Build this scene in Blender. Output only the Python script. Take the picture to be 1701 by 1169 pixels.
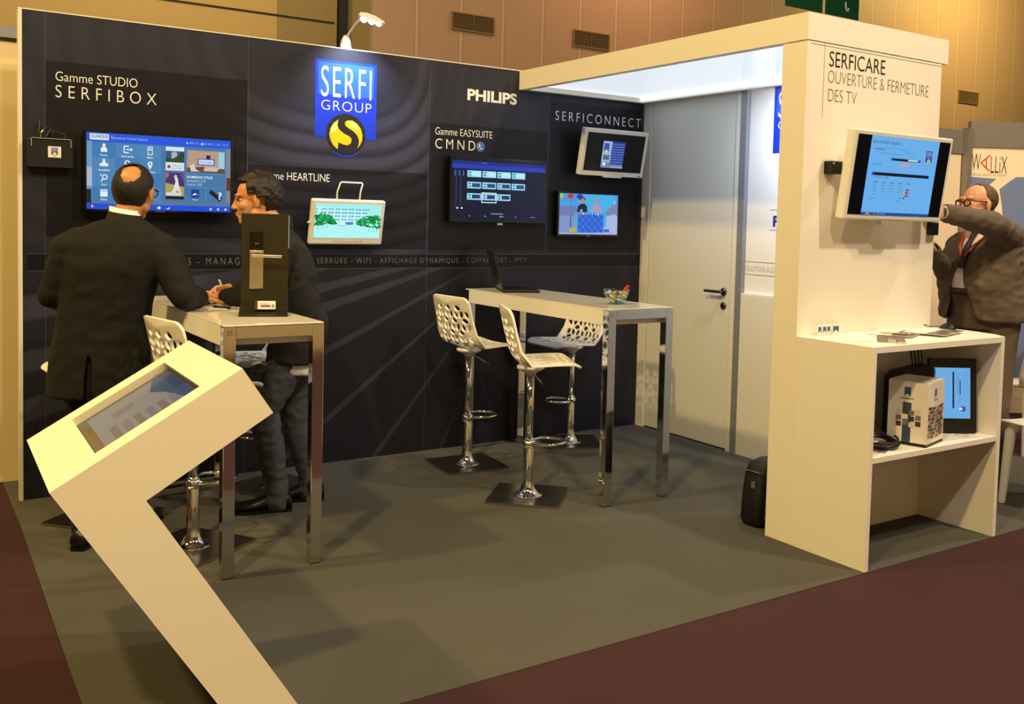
import bpy, bmesh, math, random
from mathutils import Vector, Matrix, noise
import mathutils.geometry as mgeo
from math import pi, sin, cos, radians as R, atan2, hypot, sqrt
for _o in list(bpy.data.objects): bpy.data.objects.remove(_o)
SC = bpy.context.scene; COL = SC.collection
random.seed(4)
# ------------------------------------------------------------------ camera
def make_camera():
    cx, cy, cz = -0.58996, -5.60346, 1.51145
    yaw, pitch, roll, f = 0.595617, -0.053421, 0.025146, 1626.127
    px, py = 904.916, 451.281
    fw = Vector((sin(yaw)*cos(pitch), cos(yaw)*cos(pitch), sin(pitch)))
    r = Vector((cos(yaw), -sin(yaw), 0)); u = r.cross(fw)
    r2 = r*cos(roll)+u*sin(roll); u2 = -r*sin(roll)+u*cos(roll)
    cam = bpy.data.cameras.new('camera'); o = bpy.data.objects.new('camera', cam); COL.objects.link(o)
    cam.sensor_width = 36; cam.sensor_fit = 'HORIZONTAL'; cam.lens = f*36/1701
    cam.shift_x = -(px-850.5)/1701; cam.shift_y = -(584.5-py)/1701
    cam.clip_start = 0.05; cam.clip_end = 200
    M = Matrix((r2, u2, -fw)).transposed().to_4x4(); M.translation = (cx, cy, cz)
    o.matrix_world = M; SC.camera = o
make_camera()
# ------------------------------------------------------------------ world, exposure
SC.view_settings.view_transform = 'Standard'; SC.view_settings.look = 'None'
SC.view_settings.gamma = 1; SC.view_settings.exposure = 0.0
try: SC.view_settings.use_curve_mapping = False
except Exception: pass
SC.cycles.use_denoising = True
SC.cycles.max_bounces = 8; SC.cycles.caustics_reflective = False; SC.cycles.caustics_refractive = False
W_ = bpy.data.worlds.new('hall_world'); SC.world = W_; W_.use_nodes = True
W_.node_tree.nodes['Background'].inputs[0].default_value = (1.0, 0.72, 0.40, 1)
W_.node_tree.nodes['Background'].inputs[1].default_value = 0.07
# ------------------------------------------------------------------ hall lamps (high ceiling lamps of the exhibition hall)
def area(name, loc, target, size, power, col, spread=180):
    l = bpy.data.lights.new(name, 'AREA'); l.shape = 'DISK'; l.size = size; l.energy = power; l.color = col
    l.spread = R(spread)
    o = bpy.data.objects.new(name, l); COL.objects.link(o); o.location = loc
    d = Vector(target)-Vector(loc); o.rotation_euler = d.to_track_quat('-Z', 'Y').to_euler()
    return o
WARM = (1.0, 0.70, 0.24); PALE = (1.0, 0.80, 0.54)
area('hall_lamp', (-2.6, -5.2, 6.8), (1.0, -1.2, 0.4), .34, 400, WARM)
area('hall_lamp', (0.6, -6.8, 6.6), (2.4, -1.5, 0.8), .34, 190, PALE)
area('hall_lamp', (4.6, -6.2, 6.8), (2.8, -1.8, 0.6), .34, 300, PALE)
area('hall_lamp', (-3.6, -0.8, 6.6), (1.4, -1.2, 0.6), .34, 330, WARM)
area('hall_lamp', (7.4, -3.6, 6.8), (5.0, -1.8, 0.8), .34, 260, PALE)
# unseen lights added for the hall's far wall, tinted to vary its tone
area('far_wall_fill', (2.0, 5.2, 7.6), (2.6, 8.0, 3.8), .6, 170, (1.0, .76, .36))
area('far_wall_fill', (10.4, 6.2, 7.4), (10.2, 8.0, 5.2), .6, 92, (1.0, .57, .30))
area('far_wall_fill', (19.5, 4.8, 7.8), (19.6, 8.0, 5.0), .8, 330, (1.0, .78, .26))
# ------------------------------------------------------------------ materials
def lin(c): return c/12.92 if c <= .04045 else ((c+.055)/1.055)**2.4
def rgb(h):
    if isinstance(h, str):
        h = h.lstrip('#'); return tuple(lin(int(h[i:i+2], 16)/255) for i in (0, 2, 4))+(1,)
    return tuple(h)+(1,) if len(h) == 3 else tuple(h)
MATS = {}
def mat(name, col, rough=.5, metal=0, bump=0, bscale=200, emit=0, spec=None, trans=0, var=0, vscale=8, ior=1.45):
    if name in MATS: return MATS[name]
    m = bpy.data.materials.new(name); m.use_nodes = True; nt = m.node_tree; b = nt.nodes['Principled BSDF']
    c = rgb(col); b.inputs['Base Color'].default_value = c; b.inputs['Roughness'].default_value = rough
    b.inputs['Metallic'].default_value = metal; b.inputs['IOR'].default_value = ior
    if spec is not None: b.inputs['Specular IOR Level'].default_value = spec
    if trans: b.inputs['Transmission Weight'].default_value = trans
    if emit:
        b.inputs['Emission Color'].default_value = c; b.inputs['Emission Strength'].default_value = emit
        b.inputs['Base Color'].default_value = (.01, .01, .01, 1)
    if bump or var:
        tc = nt.nodes.new('ShaderNodeTexCoord')
    if bump:
        n = nt.nodes.new('ShaderNodeTexNoise'); n.inputs['Scale'].default_value = bscale; n.inputs['Detail'].default_value = 3
        nt.links.new(tc.outputs['Object'], n.inputs['Vector'])
        bp = nt.nodes.new('ShaderNodeBump'); bp.inputs['Strength'].default_value = bump; bp.inputs['Distance'].default_value = .004
        nt.links.new(n.outputs['Fac'], bp.inputs['Height']); nt.links.new(bp.outputs['Normal'], b.inputs['Normal'])
    if var:
        n2 = nt.nodes.new('ShaderNodeTexNoise'); n2.inputs['Scale'].default_value = vscale; n2.inputs['Detail'].default_value = 5
        nt.links.new(tc.outputs['Object'], n2.inputs['Vector'])
        mx = nt.nodes.new('ShaderNodeMix'); mx.data_type = 'RGBA'; mx.blend_type = 'MIX'
        mx.inputs['A'].default_value = tuple(v*(1-var) for v in c[:3])+(1,); mx.inputs['B'].default_value = tuple(min(1, v*(1+var)) for v in c[:3])+(1,)
        nt.links.new(n2.outputs['Fac'], mx.inputs['Factor']); nt.links.new(mx.outputs['Result'], b.inputs['Base Color'])
    MATS[name] = m; return m
def glow(name, col, s=1.0):
    "a lit pixel colour of a screen, or a lamp"
    if name in MATS: return MATS[name]
    m = bpy.data.materials.new(name); m.use_nodes = True; nt = m.node_tree; b = nt.nodes['Principled BSDF']
    c = rgb(col); b.inputs['Base Color'].default_value = (.003, .003, .003, 1); b.inputs['Roughness'].default_value = .25; b.inputs['Specular IOR Level'].default_value = .25
    b.inputs['Emission Color'].default_value = c; b.inputs['Emission Strength'].default_value = s
    MATS[name] = m; return m
def px(h): return glow('pixel_'+h.lstrip('#'), h, .95)
# node expression helper
class E:
    nt = None
    def __init__(s, sock): s.s = sock
    @staticmethod
    def op(o, a, b=None, c=None):
        n = E.nt.nodes.new('ShaderNodeMath'); n.operation = o
        for i, v in enumerate((a, b, c)):
            if v is None: continue
            if isinstance(v, E): E.nt.links.new(v.s, n.inputs[i])
            else: n.inputs[i].default_value = v
        return E(n.outputs[0])
    def __add__(s, o): return E.op('ADD', s, o)
    def __sub__(s, o): return E.op('SUBTRACT', s, o)
    def __mul__(s, o): return E.op('MULTIPLY', s, o)
    def __truediv__(s, o): return E.op('DIVIDE', s, o)
    def __pow__(s, o): return E.op('POWER', s, o)
    def gt(s, o): return E.op('GREATER_THAN', s, o)
    def lt(s, o): return E.op('LESS_THAN', s, o)
    def abs(s): return E.op('ABSOLUTE', s)
    def fract(s): return E.op('FRACT', s)
    def mx(s, o): return E.op('MAXIMUM', s, o)
    def mn(s, o): return E.op('MINIMUM', s, o)
    def sm(s, a, b):
        n = E.nt.nodes.new('ShaderNodeMapRange'); n.interpolation_type = 'SMOOTHSTEP'
        E.nt.links.new(s.s, n.inputs['Value']); n.inputs['From Min'].default_value = a; n.inputs['From Max'].default_value = b
        return E(n.outputs['Result'])
def box_mask(x, z, x0, x1, z0, z1): return x.gt(x0)*x.lt(x1)*z.gt(z0)*z.lt(z1)
def mat_black_wall():
    m = bpy.data.materials.new('printed_black_panel'); m.use_nodes = True; nt = E.nt = m.node_tree; b = nt.nodes['Principled BSDF']
    tc = nt.nodes.new('ShaderNodeTexCoord'); sp = nt.nodes.new('ShaderNodeSeparateXYZ'); nt.links.new(tc.outputs['Object'], sp.inputs[0])
    x = E(sp.outputs['X']); z = E(sp.outputs['Z'])
    # upper graphic: nested rounded ridges
    dx = x-1.75; dz = (z*-1.0)+2.62
    ax = (dx.mx(0.0)*(1/.86)) + ((dx*-1.0).mx(0.0)*(1/1.45))
    g = (ax**2.6 + dz.mx(0.0)**2.6)**(1/2.6)
    saw = (g*(1/.112)+.35).fract()
    ridge = saw.sm(.0, .35)*(E.op('SUBTRACT', 1.0, saw.sm(.55, 1.0))*.8+.2)
    upper = ridge*g.sm(.42, .66)*z.sm(1.18, 1.34)*(x.sm(.75, 1.45)*.8+.2)*(E.op('SUBTRACT', 1.0, x.sm(2.26, 2.34))*.85+.15)
    # lower graphic: a fan of pale streaks
    fx = x-3.10; fz = z-1.404
    ang = E.op('ARCTAN2', fz, fx*-1.0)*(-180/pi)      # 0 to the left, growing downwards
    fan = None
    for c, h in ((7.6, 1.2), (12.6, 1.0), (17.0, 1.05), (26.0, .75), (37.8, .62), (50.6, .55), (64, .5)):
        k = E.op('SUBTRACT', 1.0, (ang-c).abs().sm(h*.75, h*1.15))
        fan = k if fan is None else fan.mx(k)
    fan = fan*E.op('SUBTRACT', 1.0, z.sm(1.17, 1.20))*E.op('SUBTRACT', 1.0, x.sm(2.25, 2.75))
    pat = (upper*.85).mx(fan)
    veil = None                                          # darker printed rectangles
    for q in ((.105, 1.137, 1.36, 2.256), (1.142, 2.288, 1.30, 1.783), (2.297, 3.20, 1.30, 2.110), (3.217, 4.03, 1.29, 2.326), (.02, 4.05, 1.183, 1.270)):
        k = box_mask(x, z, *q); veil = k if veil is None else veil.mx(k)
    line = None                                          # thin outlines of the text band and panel joints
    for q in ((.02, 4.05, 1.181, 1.184), (.02, 4.05, 1.269, 1.272), (.1035, .1055, 0, 2.5), (1.1385, 1.141, 0, 2.5), (2.293, 2.2955, 0, 2.5),
              (3.213, 3.2145, 1.29, 2.5)):
        k = box_mask(x, z, *q); line = k if line is None else line.mx(k)
    v = (upper*.025+fan*.021+.0132+z.sm(1.7, 2.6)*.006)*E.op('SUBTRACT', 1.0, veil*.70)  # paler towards the top: lamplight on the upper wall put into the colour
    v = v+line*.05
    cb = nt.nodes.new('ShaderNodeCombineColor')
    nt.links.new(v.s, cb.inputs[0]); nt.links.new((v*1.06).s, cb.inputs[1]); nt.links.new((v*1.9).s, cb.inputs[2])
    nt.links.new(cb.outputs[0], b.inputs['Base Color']); b.inputs['Roughness'].default_value = .42; b.inputs['Specular IOR Level'].default_value = .25
    return m
def mat_hall_wall():
    m = bpy.data.materials.new('hall_wall_panels'); m.use_nodes = True; nt = E.nt = m.node_tree; b = nt.nodes['Principled BSDF']
    tc = nt.nodes.new('ShaderNodeTexCoord'); sp = nt.nodes.new('ShaderNodeSeparateXYZ'); nt.links.new(tc.outputs['Object'], sp.inputs[0])
    x = E(sp.outputs['X']); z = E(sp.outputs['Z'])
    f = ((x-5.37)*(1/.765)).fract()
    strip = f.lt(.085)
    seam = ((f-.085).abs().lt(.010)).mx(f.lt(.010)).mx(f.gt(.994))
    dots = ((f-.12).abs().lt(.007)).mx((f-.965).abs().lt(.007))*((z*2.2).fract().lt(.03))
    ok = x.gt(5.3)
    mx1 = nt.nodes.new('ShaderNodeMix'); mx1.data_type = 'RGBA'
    mx1.inputs['A'].default_value = rgb('#b4947c'); mx1.inputs['B'].default_value = rgb('#c6a790'); nt.links.new((strip*ok).s, mx1.inputs['Factor'])
    mx2 = nt.nodes.new('ShaderNodeMix'); mx2.data_type = 'RGBA'
    nt.links.new(mx1.outputs['Result'], mx2.inputs['A']); mx2.inputs['B'].default_value = rgb('#8a6f50'); nt.links.new((seam.mx(dots)*ok*.7).s, mx2.inputs['Factor'])
    nt.links.new(mx2.outputs['Result'], b.inputs['Base Color']); b.inputs['Roughness'].default_value = .55
    return m
M_black = mat_black_wall(); M_hall = mat_hall_wall()
M_white = mat('white_laminate', '#e9e6e0', .38)
M_whitem = mat('white_matt_panel', '#e8e3da', .6)
M_door = mat('pale_grey_door_laminate', '#d6d6d4', .45)
M_alu = mat('aluminium_profile', '#b9bcc0', .35, .85)
M_aluw = mat('white_profile', '#dcd8d0', .4)
M_greyp = mat('grey_post_paint', '#8b8f98', .4, .3)
M_chrome = mat('chrome', '#d9d9d9', .07, 1.0)
M_plate = mat('brushed_base_metal', '#b9b4a8', .24, 1.0)
M_satin = mat('satin_steel', '#c9c4b8', .28, 1.0)
M_plastic = mat('white_moulded_plastic', '#efece6', .35)
M_tvw = mat('white_television_plastic', '#dedcd8', .35)
M_tvb = mat('gloss_black_plastic', '#08080a', .18)
M_blk = mat('matt_black_plastic', '#0d0d0e', .45)
M_off = mat('dark_glass_screen', '#050506', .12)
M_txtw = mat('white_print', '#e8e8e8', .5)
M_txtg = mat('grey_print', '#6d6c6a', .5)
M_txtk = mat('black_print', '#1a1512', .5)
M_txtb = mat('brown_grey_print', '#7b6d5f', .5)
M_grey = mat('grey_booth_carpet', '#4b4a45', .95, 0, .5, 420, var=.14, vscale=2.2)
M_burg = mat('burgundy_aisle_carpet', '#371720', .95, 0, .6, 420, var=.16, vscale=3)
M_paper = mat('white_paper', '#e9e4dc', .6)
# ------------------------------------------------------------------ objects and tags
def tag(o, label=None, cat=None, group=None, kind=None):
    if label: o['label'] = label
    if cat: o['category'] = cat
    if group: o['group'] = group
    if kind: o['kind'] = kind
    return o
def thing(name, label, cat, loc=(0, 0, 0), rz=0, group=None):
    o = bpy.data.objects.new(name, None); COL.objects.link(o); o.empty_display_size = .1
    o.location = loc; o.rotation_euler = (0, 0, rz)
    return tag(o, label, cat, group)
def dup(o, parent=None, loc=None, rz=None, label=None):
    c = o.copy(); COL.objects.link(c)
    if parent is not None: c.parent = parent
    if loc is not None: c.location = loc
    if rz is not None: c.rotation_euler = (0, 0, rz)
    if label: c['label'] = label
    for ch in [k for k in bpy.data.objects if k.parent == o]: dup(ch, c)
    return c
_txt = {}
def text_poly(s, sp=1.0, bold=0.0):
    k = (s, sp, bold)
    if k in _txt: return _txt[k]
    cu = bpy.data.curves.new('t', 'FONT'); cu.body = s; cu.space_character = sp; cu.offset = bold; cu.resolution_u = 4; cu.fill_mode = 'FRONT'
    ob = bpy.data.objects.new('t', cu); COL.objects.link(ob)
    dg = bpy.context.evaluated_depsgraph_get(); me = bpy.data.meshes.new_from_object(ob.evaluated_get(dg))
    v = [(p.co.x, p.co.y) for p in me.vertices]; f = [tuple(p.vertices) for p in me.polygons]
    bpy.data.objects.remove(ob); bpy.data.meshes.remove(me); bpy.data.curves.remove(cu)
    xs = [p[0] for p in v]; ys = [p[1] for p in v]
    x0, x1, y0, y1 = min(xs), max(xs), min(ys), max(ys)
    v = [((a-x0)/(x1-x0), (b-y0)/(y1-y0)) for a, b in v]
    _txt[k] = (v, f); return _txt[k]
class MB:
    def __init__(s): s.v = []; s.f = []; s.m = []; s.sm = []; s.mats = []; s.T = None
    def mi(s, m):
        if m not in s.mats: s.mats.append(m)
        return s.mats.index(m)
    def add(s, vs, fs, m, smooth=False, T=None):
        n = len(s.v); T = T or s.T
        for p in vs:
            p = Vector(p); s.v.append(tuple(T @ p) if T else tuple(p))
        k = s.mi(m)
        for f in fs: s.f.append(tuple(i+n for i in f)); s.m.append(k); s.sm.append(smooth)
        return s
    def box(s, lo, hi, m, T=None):
        (a, b, c), (d, e, f) = lo, hi
        return s.add([(a, b, c), (d, b, c), (d, e, c), (a, e, c), (a, b, f), (d, b, f), (d, e, f), (a, e, f)],
              [(0, 3, 2, 1), (4, 5, 6, 7), (0, 1, 5, 4), (1, 2, 6, 5), (2, 3, 7, 6), (3, 0, 4, 7)], m, False, T)
    def rect(s, x0, y0, x1, y1, z, m): return s.add([(x0, y0, z), (x1, y0, z), (x1, y1, z), (x0, y1, z)], [(0, 1, 2, 3)], m)
    def poly(s, pts, z, m): return s.add([(x, y, z) for x, y in pts], [tuple(range(len(pts)))], m)
    def prism(s, pts, z0, z1, m, smooth=False):
        n = len(pts)
        s.add([(x, y, z0) for x, y in pts]+[(x, y, z1) for x, y in pts], [tuple(range(n-1, -1, -1)), tuple(range(n, 2*n))], m)
        return s.add([(x, y, z0) for x, y in pts]+[(x, y, z1) for x, y in pts], [(i, (i+1) % n, n+(i+1) % n, n+i) for i in range(n)], m, smooth)
    def disc(s, cx, cy, rx, ry, z, m, n=20): return s.poly([(cx+rx*cos(2*pi*i/n), cy+ry*sin(2*pi*i/n)) for i in range(n)], z, m)
    def ring(s, cx, cy, r0, r1, z, m, n=20, a0=0, a1=2*pi):
        v = []; f = []
        for i in range(n+1):
            a = a0+(a1-a0)*i/n; v += [(cx+r0*cos(a), cy+r0*sin(a), z), (cx+r1*cos(a), cy+r1*sin(a), z)]
        for i in range(n): f.append((2*i, 2*i+1, 2*i+3, 2*i+2))
        return s.add(v, f, m)
    def line(s, x0, y0, x1, y1, w, z, m):
        d = Vector((x1-x0, y1-y0)); d.normalize(); n = Vector((-d.y, d.x))*w/2
        return s.poly([(x0-n.x, y0-n.y), (x1-n.x, y1-n.y), (x1+n.x, y1+n.y), (x0+n.x, y0+n.y)], z, m)
    def text(s, t, x0, y0, x1, y1, z, m, sp=1.0, bold=0.0, h=0.0):
        v, f = text_poly(t, sp, bold)
        return s.add([(x0+a*(x1-x0), y0+b*(y1-y0), z) for a, b in v], f, m)
    def tube(s, pts, r, m, n=10, closed=False, cap=True, smooth=True):
        pts = [Vector(p) for p in pts]; N = len(pts); rs = r if isinstance(r, (list, tuple)) else [r]*N
        vs = []; prev = None
        for i, p in enumerate(pts):
            a = pts[(i-1) % N] if (closed or i > 0) else p; b = pts[(i+1) % N] if (closed or i < N-1) else p
            t = (b-a).normalized()
            if prev is None:
                ref = Vector((0, 0, 1)) if abs(t.z) < .9 else Vector((1, 0, 0)); u = t.cross(ref).normalized()
            else: u = (prev-t*prev.dot(t)).normalized()
            prev = u; w = t.cross(u)
            for k in range(n): q = 2*pi*k/n; vs.append(p+(u*cos(q)+w*sin(q))*rs[i])
        fs = []
        for i in range(N if closed else N-1):
            j = (i+1) % N
            for k in range(n): fs.append((i*n+k, i*n+(k+1) % n, j*n+(k+1) % n, j*n+k))
        s.add(vs, fs, m, smooth)
        if cap and not closed:
            s.add(vs[:n], [tuple(range(n-1, -1, -1))], m); s.add(vs[-n:], [tuple(range(n))], m)
        return s
    def lathe(s, prof, m, n=24, c=(0, 0, 0), smooth=True):
        vs = []; fs = []
        for r, z in prof:
            for k in range(n): q = 2*pi*k/n; vs.append((c[0]+r*cos(q), c[1]+r*sin(q), c[2]+z))
        for i in range(len(prof)-1):
            for k in range(n): fs.append((i*n+k, i*n+(k+1) % n, (i+1)*n+(k+1) % n, (i+1)*n+k))
        return s.add(vs, fs, m, smooth)
    def loft(s, rings, m, smooth=True, cap=True, closed=True):
        n = len(rings[0]); vs = [p for r in rings for p in r]; fs = []
        for i in range(len(rings)-1):
            for k in range(n if closed else n-1): fs.append((i*n+k, i*n+(k+1) % n, (i+1)*n+(k+1) % n, (i+1)*n+k))
        if cap: fs += [tuple(range(n-1, -1, -1)), tuple(range((len(rings)-1)*n, len(rings)*n))]
        return s.add(vs, fs, m, smooth)
    def mesh(s, name='m'):
        me = bpy.data.meshes.new(name); me.from_pydata(s.v, [], s.f)
        for m in s.mats: me.materials.append(m)
        me.polygons.foreach_set('material_index', s.m); me.polygons.foreach_set('use_smooth', s.sm); me.update()
        return me
    def obj(s, name, parent=None, bevel=0, seg=2, sharp=None, weld=False):
        me = s.mesh(name)
        bm = bmesh.new(); bm.from_mesh(me)
        if weld: bmesh.ops.remove_doubles(bm, verts=bm.verts, dist=1e-5)
        bm.normal_update(); bm.to_mesh(me); bm.free()
        o = bpy.data.objects.new(name, me); COL.objects.link(o)
        if parent is not None: o.parent = parent
        if bevel:
            b = o.modifiers.new('bevel', 'BEVEL'); b.width = bevel; b.segments = seg; b.limit_method = 'ANGLE'; b.angle_limit = R(35)
        return o
def frame(origin, X, Y, Z):
    M = Matrix((Vector(X), Vector(Y), Vector(Z))).transposed().to_4x4(); M.translation = origin; return M
FACE_BACK = lambda y: frame((0, y, 0), (1, 0, 0), (0, 0, 1), (0, -1, 0))      # local x -> x, local y -> z, local z -> out
FACE_SIDE = lambda x: frame((x, 0, 0), (0, -1, 0), (0, 0, 1), (-1, 0, 0))     # local x -> -y
def struct(o, label=None, cat=None): o['kind'] = 'structure'; return tag(o, label, cat)
# ------------------------------------------------------------------ setting
WX, XC, DF, TH, CT, XR, D2, HC, XS2 = 4.055, 2.962, 2.482, .151, .131, 3.993, 2.916, .993, 3.957
b = MB(); b.box((-14, -14, -.05), (34, 8.2, -.004), M_burg); struct(b.obj('floor'), 'burgundy carpet of the exhibition hall aisle', 'floor')
b = MB()
pts = [(-.056, .43), (-.06, -.5), (-.075, -1.2), (-.09, -1.95), (-.097, -2.4), (-.1, -2.916), (5.6, -2.916), (5.95, -1.4), (6.0, .43)]
b.prism(pts[::-1], -.004, 0, M_grey); struct(b.obj('floor'), 'grey carpet of the booth', 'floor')
b = MB(); b.box((-10, 8.0, -.05), (34, 8.2, 9), M_hall); struct(b.obj('wall_hall'), 'tall panelled far wall of the hall', 'wall')
# left bay of the hall wall: wide ochre door leaves, a dark joint and a black post
M_och = mat('ochre_hall_panel', '#b69a5e', .45); M_och2 = mat('olive_hall_panel', '#8d7a4a', .5); M_dk = mat('dark_gap', '#17130e', .6)
b = MB(); b.box((-6, 7.93, 0), (3.98, 8.0, 9), M_och); b.box((3.98, 7.93, 0), (4.86, 8.0, 9), M_och2); b.box((5.02, 7.95, 0), (5.37, 8.0, 9), M_och2)
b.box((1.5, 7.922, 4.235), (4.82, 7.931, 4.262), M_dk); struct(b.obj('trim_1'), 'ochre sliding door leaves in the hall wall', 'wall panel')
b = MB(); b.box((4.87, 7.86, 0), (5.00, 7.99, 9), M_dk); struct(b.obj('trim_2'), 'black vertical post on the hall wall', 'post')
# back wall of the booth
b = MB(); b.box((0, 0, 0), (WX, .04, 2.5), M_black); wall_back = struct(b.obj('wall_back'), 'black printed back wall of the booth', 'wall')
b = MB(); b.box((-.018, -.004, 0), (-.0005, .044, 2.503), M_aluw); b.box((-.018, -.003, 2.5), (WX, .043, 2.506), M_aluw); struct(b.obj('trim_3'), 'white edge profile of the black wall', 'trim')
# neighbour's cream wall behind the left end
b = MB(); b.box((-1.9, .43, 0), (.12, .49, 2.41), mat('cream_panel', '#e2cfa2', .6)); wl = struct(b.obj('wall_left'), 'cream wall of the neighbouring booth', 'wall')
b = MB(); b.box((-1.9, .40, 2.41), (.15, .5, 2.472), M_greyp); struct(b.obj('trim_4'), 'grey top rail of the cream wall', 'trim')
def prints(name, parent, fn, T):
    b = MB(); b.T = T; fn(b); return b.obj(name, parent)
M_lb = mat('logo_blue_print', '#1733b8', .35); M_lb2 = mat('logo_mid_blue_print', '#2656d8', .35); M_lb3 = mat('logo_pale_blue_print', '#6fa4f2', .35)
M_ly = mat('logo_yellow_print', '#f0b414', .35); M_ly2 = mat('logo_pale_yellow_print', '#f6d777', .35); M_ldk = mat('logo_dark_print', '#1b1b1e', .4); M_lw = mat('logo_white_print', '#f2f4fa', .35)
def logo(b, x0, y0, x1, y1, z, dark=M_ldk, mats=None):
    B, B2, B3, Y, Y2, Wt = mats or (M_lb, M_lb2, M_lb3, M_ly, M_ly2, M_lw)
    w, h = x1-x0, y1-y0
    b.rect(x0, y0, x1, y1, z, B)
    n = 8                                                   # printed pale-to-blue fade of the inner plate
    b.rect(x0+.05*w, y0+.55*h, x1-.05*w, y1-.035*h, z+.0004, B2); b.rect(x0+.07*w, y0+.80*h, x1-.05*w, y1-.035*h, z+.0006, B2)
    b.text('SERFI', x0+.095*w, y1-.475*h, x0+.91*w, y1-.08*h, z+.0012, Wt, 1.18, -.008)
    b.text('GROUP', x0+.10*w, y1-.645*h, x0+.915*w, y1-.52*h, z+.0012, Wt, 1.12, -.018)
    def L(X, Yp):
        top = 100+(X-142)*.125; bot = 910+(X-142)*.06
        return (x0+(X-142)/628*w, y1-(Yp-top)/(bot-top)*h)
    cx, cy = L(458, 885); rx, ry = .32*w, .32*w
    b.disc(cx, cy, rx, ry*.98, z+.0010, dark, 32)
    b.ring(cx, cy, .325*w, .352*w, z+.0009, B, 12, R(232), R(308))
    for pl in ([(380, 730), (330, 770), (300, 820), (288, 880), (300, 940), (330, 1000), (375, 1040), (380, 968), (430, 990), (480, 998), (512, 970), (515, 930), (490, 905), (440, 880), (390, 840), (370, 800), (365, 770)],
               [(445, 760), (470, 742), (520, 742), (570, 775), (610, 830), (628, 890), (625, 950), (600, 1000), (575, 1028), (590, 990), (592, 940), (570, 890), (530, 850), (480, 820), (450, 795)]):
        b.poly([L(*q) for q in pl][::-1], z+.0016, Y)
    b.poly([L(*q) for q in [(372, 745), (335, 775), (305, 830), (300, 870), (350, 850), (368, 820)]][::-1], z+.0019, Y2)
    b.poly([L(*q) for q in [(480, 752), (520, 752), (565, 785), (600, 840), (560, 830), (500, 800)]][::-1], z+.0019, Y2)
FB = FACE_BACK(0)
prints('lettering', wall_back, lambda b: (b.text('Gamme STUDIO', .152, 2.158, .548, 2.206, .0012, M_txtw, 1, -.008), b.text('SERFIBOX', .152, 2.074, .645, 2.137, .0012, M_txtw, 1.6, -.010)), FB)
prints('logo', wall_back, lambda b: logo(b, 1.536, 1.968, 1.928, 2.427, .001), FB)
prints('lettering', wall_back, lambda b: b.text('Gamme HEARTLINE', 1.190, 1.703, 1.634, 1.748, .0012, M_txtw, 1, -.008), FB)
prints('lettering', wall_back, lambda b: b.text('PHILIPS', 2.566, 2.272, 2.946, 2.347, .0012, M_txtw, 1.0, .035), FB)
def easysuite(b):
    b.text('Gamme EASYSUITE', 2.337, 2.036, 2.760, 2.082, .0012, M_txtw, 1, -.008); b.text('CMND', 2.339, 1.948, 2.632, 2.011, .0012, M_txtw, 1.5, -.008)
    m = mat('badge_blue_print', '#4369b0', .4); b.disc(2.672, 1.978, .032, .033, .001, m, 24)
    b.line(2.655, 1.994, 2.672, 1.982, .006, .0016, M_txtw); b.line(2.672, 1.984, 2.655, 1.972, .006, .0016, M_txtw); b.line(2.670, 1.966, 2.686, 1.966, .006, .0016, M_txtw)
prints('lettering', wall_back, easysuite, FB)
prints('lettering', wall_back, lambda b: b.text('SERFICONNECT', 3.264, 2.198, 4.022, 2.262, .0012, M_txtw, 1.45, -.008), FB)
def band(b):
    b.text('ES - MANAGEMENT', .785, 1.210, 1.285, 1.249, .0012, M_txtg, 1.45, -.012)
    b.text('- SERRURE - WIFI - AFFICHAGE DYNAMIQUE - COFFRE-FORT - IPTV', 1.525, 1.208, 3.052, 1.247, .0012, M_txtg, 1.3, -.012)
prints('lettering', wall_back, band, FB)
# door wall
M_lo = mat('white_low_panel', '#dedbd4', .45); M_up = mat('white_print_panel', '#e9e7ea', .4)
b = MB(); b.box((WX, -2.331, 0), (WX+.05, -1.0405, 1.044), M_lo); b.box((WX+.03, -2.331, 1.063), (WX+.08, -1.0, 2.40), M_up); b.box((WX, -2.331, 1.0445), (WX+.05, -1.0405, 1.0625), M_white)
wall_right = struct(b.obj('wall_right'), 'white side wall beside the door', 'wall')
FS = FACE_SIDE(WX+.03)
def side_print(b):
    logo(b, 1.244, 1.964, 1.638, 2.382, .001)
    b.text('PHILIPS', 1.268, 1.500, 1.635, 1.572, .0012, mat('deep_blue_print', '#2233a0', .4), 1.0, .035)
    for z in (1.606, 1.478): b.rect(1.242, z, 1.66, z+.003, .001, M_txtb)
    m = mat('pale_grey_print', '#b9b4b8', .5)
    for z in (1.186, 1.269): b.rect(1.02, z, 2.30, z+.003, .001, M_txtb)
    b.rect(1.02, 1.19, 1.023, 1.272, .001, M_txtb)
    b.text('SOLUTIONS AUDIOVISUELLES', 1.037, 1.210, 1.485, 1.245, .0012, m)
prints('lettering', wall_right, side_print, FS)
b = MB(); b.box((WX-.004, -1.04, 0), (WX+.05, -.988, 2.42), M_greyp); struct(b.obj('trim_5'), 'grey post beside the door', 'post')
b = MB(); b.box((WX, -.988, 0), (WX+.05, -.946, 2.42), M_aluw); b.box((WX, -.085, 0), (WX+.05, -.0005, 2.42), M_aluw); b.box((WX, -.946, 2.405), (WX+.05, -.085, 2.42), M_aluw); struct(b.obj('trim_6'), 'white door frame', 'door frame')
b = MB(); b.box((WX+.008, -.940, .012), (WX+.045, -.091, 2.402), M_door); door = struct(b.obj('door_1', bevel=.003), 'plain pale grey door with lever handle', 'door')
M_hnd = mat('dark_nickel', '#6d6a66', .3, 1)
b = MB(); b.T = frame((WX+.008, -.878, 1.06), (0, -1, 0), (0, 0, 1), (-1, 0, 0))
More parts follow.
